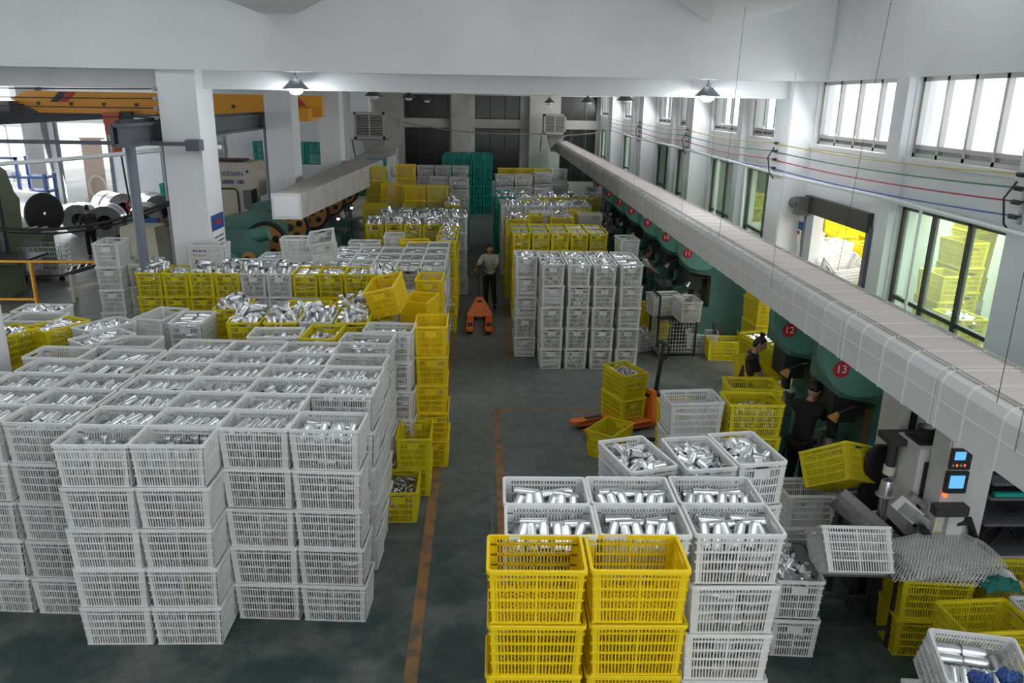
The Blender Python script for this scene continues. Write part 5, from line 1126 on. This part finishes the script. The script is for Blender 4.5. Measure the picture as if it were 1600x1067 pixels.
# ================================================================= HAND TRUCKS
def hand_truck(loc, rot, label, lean, hz=1.12):
    p = empty('pallet_truck', loc, rot, label, 'hand truck'); p.scale = (1.2, 1.1, 1.15)
    for s in (-1, 1):
        f = MB().prism([(s*.19-.08, -1.10), (s*.19-.05, -1.17), (s*.19+.05, -1.17), (s*.19+.08, -1.10), (s*.19+.08, .05), (s*.19-.08, .05)], 'z', .085, .125).box(s*.19-.08, -1.1, .05, s*.19-.07, .05, .125).box(s*.19+.07, -1.1, .05, s*.19+.08, .05, .125).obj('fork', M_['jack'], p)
        MB().box(s*.19-.05, -.92, .125, s*.19+.05, -.62, .127).obj('fork_marking', M_['black'], f)
        MB().cyl((s*.19-.05, -.98, .04), (s*.19+.05, -.98, .04), .04).obj('load_wheel', M_['rubber'], p, True)
        MB().cyl((s*.09-.03, .2, .09), (s*.09+.03, .2, .09), .09).obj('steer_wheel', M_['rubber'], p, True)
    MB().add([(-.28, -.02, .10), (.28, -.02, .10), (.07, .10, .50), (-.07, .10, .50), (-.28, .14, .10), (.28, .14, .10), (.07, .18, .50), (-.07, .18, .50)], [(0,1,2,3), (7,6,5,4), (1,5,6,2), (0,3,7,4), (3,2,6,7), (0,4,5,1)]).obj('a_frame', M_['jack'], p)
    MB().add([(-.05, .064, .40), (.05, .064, .40), (.05, .079, .45), (-.05, .079, .45)], [(0,1,2,3)]).obj('maker_plate', M_['black'], p)
    MB().cyl((0, .2, .1), (0, .2, .42), .06).box(-.05, .15, .3, .05, .28, .44).obj('pump', M_['dark'], p, True)
    b = Vector((0, .22, .40)); t = b + Vector((0, lean, hz-.62))
    h = MB().cyl(b, t, .032).obj('handle_bar', M_['black'], p, True)
    d = Vector((0, lean, hz-.62)).normalized(); loop = []
    for (u, v) in [(0, 0), (-.10, .08), (-.145, .17), (-.13, .245), (-.07, .275), (0, .28), (.07, .275), (.13, .245), (.145, .17), (.10, .08), (0, 0)]: loop.append(t + d*v + Vector((u, 0, 0)))
    MB().tube(loop, .021, 8).obj('handle_loop', M_['black'], h, True); MB().cyl(t, t + d*.27, .018).obj('release_lever', M_['black'], h, True)
    return p
hand_truck((-.06, 18.85, 0), 0, 'orange hand truck being pushed along the aisle by the man', .26, 1.06)
hand_truck((2.78, 12.45, 0), math.radians(-66), 'orange hand truck under the pair of yellow crates', .06, 1.16)
tag(MB().tube([(2.2, 11.35, .03), (2.5, 11.5, .10), (2.8, 11.5, .10), (3.1, 11.35, .06)], .035, 8).obj('floor_hose', M_['rubber'], None, True), 'black hose on the floor by the loaded hand truck', 'hose')

# ================================================================= PEOPLE
def skinned(verts, edges, radii, root=0, sub=2):
    me = bpy.data.meshes.new('skel'); me.from_pydata(verts, edges, []); o = bpy.data.objects.new('skel', me); COL.objects.link(o)
    o.modifiers.new('skin', 'SKIN')
    if not me.skin_vertices: me.skin_vertices.new() if hasattr(me.skin_vertices, 'new') else None
    for i, sv in enumerate(me.skin_vertices[0].data):
        r = radii[i]; sv.radius = r if isinstance(r, tuple) else (r, r); sv.use_root = (i == root)
    s = o.modifiers.new('sub', 'SUBSURF'); s.levels = sub; s.render_levels = sub
    bpy.context.view_layer.update()
    ev = o.evaluated_get(bpy.context.evaluated_depsgraph_get()); m2 = bpy.data.meshes.new_from_object(ev)
    mb = MB(); mb.add([v.co.copy() for v in m2.vertices], [tuple(p.vertices) for p in m2.polygons])
    bpy.data.objects.remove(o); bpy.data.meshes.remove(me); bpy.data.meshes.remove(m2)
    return mb
def person(label, loc, rot, lean=0., nod=0., turn=0., hands=None, elbows=None, feet=None, knees=None, top='cloth_black', vest=None, legs='cloth_navy', hair='short', sleeve=.75, seat=None, scale=1.0, mask=False, apron=None):
    p = empty('person', loc, rot, label, 'person'); p.scale = (scale,)*3
    zp = .93 if seat is None else seat
    R = T(0, 0, zp) @ Matrix.Rotation(lean, 4, 'X')                       # positive lean bows towards -Y
    def U(x, y, z): return R @ Vector((x, y, z-.93))
    V = {}
    V['pel'] = Vector((0, 0, zp)); V['wai'] = U(0, .0, 1.08); V['che'] = U(0, -.005, 1.28); V['upc'] = U(0, .0, 1.40); V['nec'] = U(0, -.012, 1.49); V['hed'] = U(0, -.03, 1.56)
    for s, n in ((-1, 'R'), (1, 'L')):
        V['sh'+n] = U(s*.185, .0, 1.395)
        hd = Vector(hands[0 if s < 0 else 1]) if hands else U(s*.26, -.08, .82)
        if elbows: el = Vector(elbows[0 if s < 0 else 1])
        else:
            a = V['sh'+n]; d = hd - a; L = min(d.length, .53); mid = (a+hd)/2; h = math.sqrt(max(0, .27**2-(L/2)**2)); el = mid + (Vector((s*.55, .45, -.7)).normalized())*h
        V['el'+n] = el; w = hd + (el-hd).normalized()*.07; V['wr'+n] = w; V['ha'+n] = hd
        V['hi'+n] = Vector((s*.085, 0, zp-.05)); V['kn'+n] = Vector(knees[0 if s < 0 else 1]) if knees else Vector((s*.10, -.02, zp*.53)); V['an'+n] = Vector(feet[0 if s < 0 else 1]) if feet else Vector((s*.105, .03, .085))
        V['to'+n] = V['an'+n] + Vector((s*.02, -.15, -.045))
    def sub(names, edges, rad, s=2):
        idx = {n: i for i, n in enumerate(names)}
        return skinned([tuple(V[n]) for n in names], [(idx[a], idx[b]) for a, b in edges], [rad[n] for n in names], 0, s)
    names = ['pel', 'wai', 'che', 'upc', 'nec', 'hed'] + [k+n for n in 'RL' for k in ('sh', 'el', 'wr', 'ha', 'hi', 'kn', 'an', 'to')]
    E_ = [('pel', 'wai'), ('wai', 'che'), ('che', 'upc'), ('upc', 'nec'), ('nec', 'hed')]
    for n in 'RL': E_ += [('upc', 'sh'+n), ('sh'+n, 'el'+n), ('el'+n, 'wr'+n), ('wr'+n, 'ha'+n), ('pel', 'hi'+n), ('hi'+n, 'kn'+n), ('kn'+n, 'an'+n), ('an'+n, 'to'+n)]
    rad = dict(pel=(.145,.105), wai=(.125,.095), che=(.12,.08), upc=(.06,.045), nec=.05, hed=.05)
    for n in 'RL': rad.update({'sh'+n: .05, 'el'+n: .042, 'wr'+n: .028, 'ha'+n: .030, 'hi'+n: .088, 'kn'+n: .058, 'an'+n: .042, 'to'+n: .035})
    body = sub(names, E_, rad)
    # head with jaw, nose, ears
    HM = T(V['hed']) @ Matrix.Rotation(lean*.5+nod, 4, 'X') @ Matrix.Rotation(turn, 4, 'Z')
    body.ell((0, -.005, .085), (.076, .094, .115), 16, 12, HM); body.ell((0, -.035, .025), (.055, .058, .062), 12, 8, HM)
    body.ell((0, -.10, .065), (.014, .020, .024), 8, 6, HM)
    for s in (-1, 1): body.ell((s*.077, .005, .075), (.012, .022, .034), 8, 6, HM)
    # hands: five separate bent fingers
    for s, n in ((-1, 'R'), (1, 'L')):
        d = (V['ha'+n]-V['wr'+n]).normalized(); side = d.cross(Vector((0, 0, 1)))
        if side.length < .1: side = Vector((1, 0, 0))
        side.normalize(); dn = d.cross(side).normalized()
        if dn.z > 0: dn = -dn
        for q in range(4):
            b = V['ha'+n] + side*(.028*(q-1.5)*.75) + d*.025; L_ = (.062, .072, .068, .052)[q]
            body.tube([b, b + d*L_*.45 + dn*.004, b + d*L_*.75 + dn*.025, b + d*L_*.72 + dn*.05], [.0105, .010, .009, .007], 6)
        b = V['ha'+n] - side*s*.028; body.tube([b, b - side*s*.025 + d*.025 + dn*.01, b - side*s*.018 + d*.05 + dn*.025], [.012, .011, .008], 6)
    body.obj('body', M_['skin'], p, True)
    # clothes
    en = {}
    for n in 'RL':
        k = 'sl'+n; a = V['sh'+n]; e = V['el'+n]
        V[k] = a.lerp(e, sleeve) if sleeve <= 1 else e.lerp(V['wr'+n], sleeve-1)
    V['nek'] = V['upc'].lerp(V['nec'], .8)
    tn_ = ['wai', 'pel', 'che', 'upc', 'nek'] + [k+n for n in 'RL' for k in (('sh', 'el', 'sl') if sleeve > 1 else ('sh', 'sl'))]
    te = [('wai', 'pel'), ('wai', 'che'), ('che', 'upc'), ('upc', 'nek')]
    for n in 'RL': te += [('upc', 'sh'+n)] + ([('sh'+n, 'el'+n), ('el'+n, 'sl'+n)] if sleeve > 1 else [('sh'+n, 'sl'+n)])
    tr2 = dict(wai=(.152,.118), pel=(.165,.125), che=(.168,.122), upc=(.15,.125), nek=.072)
    for n in 'RL': tr2.update({'sh'+n: .082, 'el'+n: .056, 'sl'+n: .062 if sleeve <= 1 else .042})
    sub(tn_, te, tr2).obj('shirt', M_[top], p, True)
    if vest:
        vr = dict(tr2); vr.update(wai=(.165,.131), pel=(.178,.138), che=(.182,.136), upc=(.164,.139), nek=.079)
        for n in 'RL': V['vs'+n] = V['upc'].lerp(V['sh'+n], .62); vr['vs'+n] = .088
        sub(['wai', 'pel', 'che', 'upc', 'nek', 'vsR', 'vsL'], [('wai', 'pel'), ('wai', 'che'), ('che', 'upc'), ('upc', 'nek'), ('upc', 'vsR'), ('upc', 'vsL')], vr).obj('vest', M_[vest], p, True)
    if apron:
        a = MB(); a.add([U(-.11, -.125, 1.38), U(.11, -.125, 1.38), U(.15, -.14, .9), U(-.15, -.14, .9), U(-.11, -.112, 1.38), U(.11, -.112, 1.38), U(.15, -.125, .9), U(-.15, -.125, .9)], [(0,1,2,3), (7,6,5,4), (0,4,5,1), (1,5,6,2), (2,6,7,3), (3,7,4,0)]); a.obj('apron', M_[apron], p)
    ln = ['pel'] + [k+n for n in 'RL' for k in ('hi', 'kn', 'an')]; le = []
    for n in 'RL': le += [('pel', 'hi'+n), ('hi'+n, 'kn'+n), ('kn'+n, 'an'+n)]
    lr = dict(pel=(.155,.115))
    for n in 'RL': lr.update({'hi'+n: .102, 'kn'+n: .075, 'an'+n: .062})
    sub(ln, le, lr).obj('trousers', M_[legs], p, True)
    for n in 'RL':
        a = V['an'+n]; MB().ell((a.x, a.y-.06, max(.05, a.z-.035)), (.052, .135, .05)).obj('shoe', M_['rubber'], p, True)
    h = MB(); k = 12; n_ = 16; prof = []
    h.ell((0, .012, .105), (.084, .098, .108), 16, 10, HM @ T(0, .004, .0))
    h.v = [v for v in h.v]
    if hair == 'bun': h.ell((0, .06, .225), (.045, .045, .042), 10, 8, HM); h.ell((0, .05, .06), (.075, .06, .08), 10, 8, HM)
    if hair == 'long': h.ell((0, .06, .02), (.075, .055, .12), 10, 8, HM)
    # keep the face clear: pull hair verts in front of the hairline back inside the head
    HI = HM.inverted(); nv = []
    for v in h.v:
        q = HI @ Vector(v)
        if q.y < -.045 and q.z < .145: q.y = -.045 + (q.y+.045)*.15; q.x *= .86
        if hair == 'short' and q.z < .07: q *= .82
        nv.append(tuple(HM @ q))
    h.v = nv; h.obj('hair', M_['hair'], p, True)
    f = MB()
    for s in (-1, 1): f.ell((s*.030, -.091, .087), (.011, .006, .006), 8, 6, HM); f.box(s*.030-.016, -.098, .104, s*.030+.016, -.088, .110, HM)
    f.obj('eyes', M_['hair'], p, True)
    MB().ell((0, -.093, .018), (.024, .008, .006), 8, 6, HM).obj('mouth', M_['rededge'], p, True)
    if mask: MB().ell((0, -.05, .035), (.066, .062, .05), 12, 8, HM).obj('face_mask', M_['cloth_white'], p, True)
    return p
person('man in pale tee shirt pushing the hand truck along the aisle', (.20, 20.15, 0), 0, .22, .35, .1, hands=[(-.42, -.60, 1.10), (.02, -.48, 1.14)], top='cloth_tee', feet=[(-.10, .15, .085), (.14, -.02, .085)], sleeve=.85)
person('woman with hair bun and plum vest bent over a yellow crate', (4.30, 11.90, 0), math.radians(75), .18, .45, -.15, hands=[(-.05, -.42, .95), (.2, -.42, .95)], vest='cloth_plum', hair='bun', sleeve=.8)
person('man in black tee shirt and black trousers working at press thirteen', (4.36, 9.66, 0), math.radians(128), .20, .5, 0, hands=[(-.10, -.52, 1.08), (.16, -.50, 1.04)], sleeve=.85, legs='cloth_black')
person('woman with white sleeves and dark vest before press ten', (4.15, 20.0, 0), math.radians(90), .15, .4, 0, hands=[(-.15, -.5, 1.05), (.12, -.5, 1.05)], top='cloth_white', vest='cloth_black', hair='bun', sleeve=.7, scale=.96)
person('worker in black with dark hair beside the far white crates', (3.95, 26.6, 0), math.radians(90), .1, .35, 0, hands=[(-.15, -.45, 1.05), (.12, -.45, 1.05)], hair='long', sleeve=1.4, scale=.97)
person('worker in white top with dark hair behind the yellow block', (3.85, 25.3, 0), math.radians(60), .1, .35, 0, top='cloth_white', hair='long', sleeve=.7, scale=.93)
person('man in black sleeveless vest at the far left press', (-3.95, 31.7, 0), math.radians(-90), .15, .35, 0, hands=[(-.15, -.45, 1.05), (.12, -.45, 1.05)], sleeve=.15)
person('seated worker in dark top with red apron left of yellow row', (-3.75, 22.6, 0), math.radians(-35), .05, .25, 0, seat=.55, hands=[(-.15, -.4, .8), (.12, -.4, .8)], knees=[(-.12, -.42, .52), (.12, -.42, .52)], feet=[(-.12, -.40, .085), (.12, -.40, .085)], apron='cloth_red', hair='long', sleeve=1.3)
tag(MB().cyl((-3.75, 22.6, .42), (-3.75, 22.6, .45), .17).cyl((-3.75, 22.6, 0), (-3.75, 22.6, .42), .03).cyl((-3.75, 22.6, 0), (-3.75, 22.6, .03), .16).obj('work_stool', M_['dark'], None, True), 'dark round stool under the seated worker', 'stool')
person('worker in camouflage jacket standing by the metal coils', (-13.0, 26.3, 0), math.radians(-140), .05, .25, 0, hands=[(-.10, -.32, 1.15), (.10, -.32, 1.15)], top='camo', legs='cloth_navy', sleeve=1.7)
tag(MB().tube([(4.62, 9.92, 1.06), (4.66, 9.96, 1.16), (4.62, 10.0, 1.22)], .022, 8).obj('metal_hook', M_['alu'], None, True), 'curved silver piece held by the man in black', 'part')
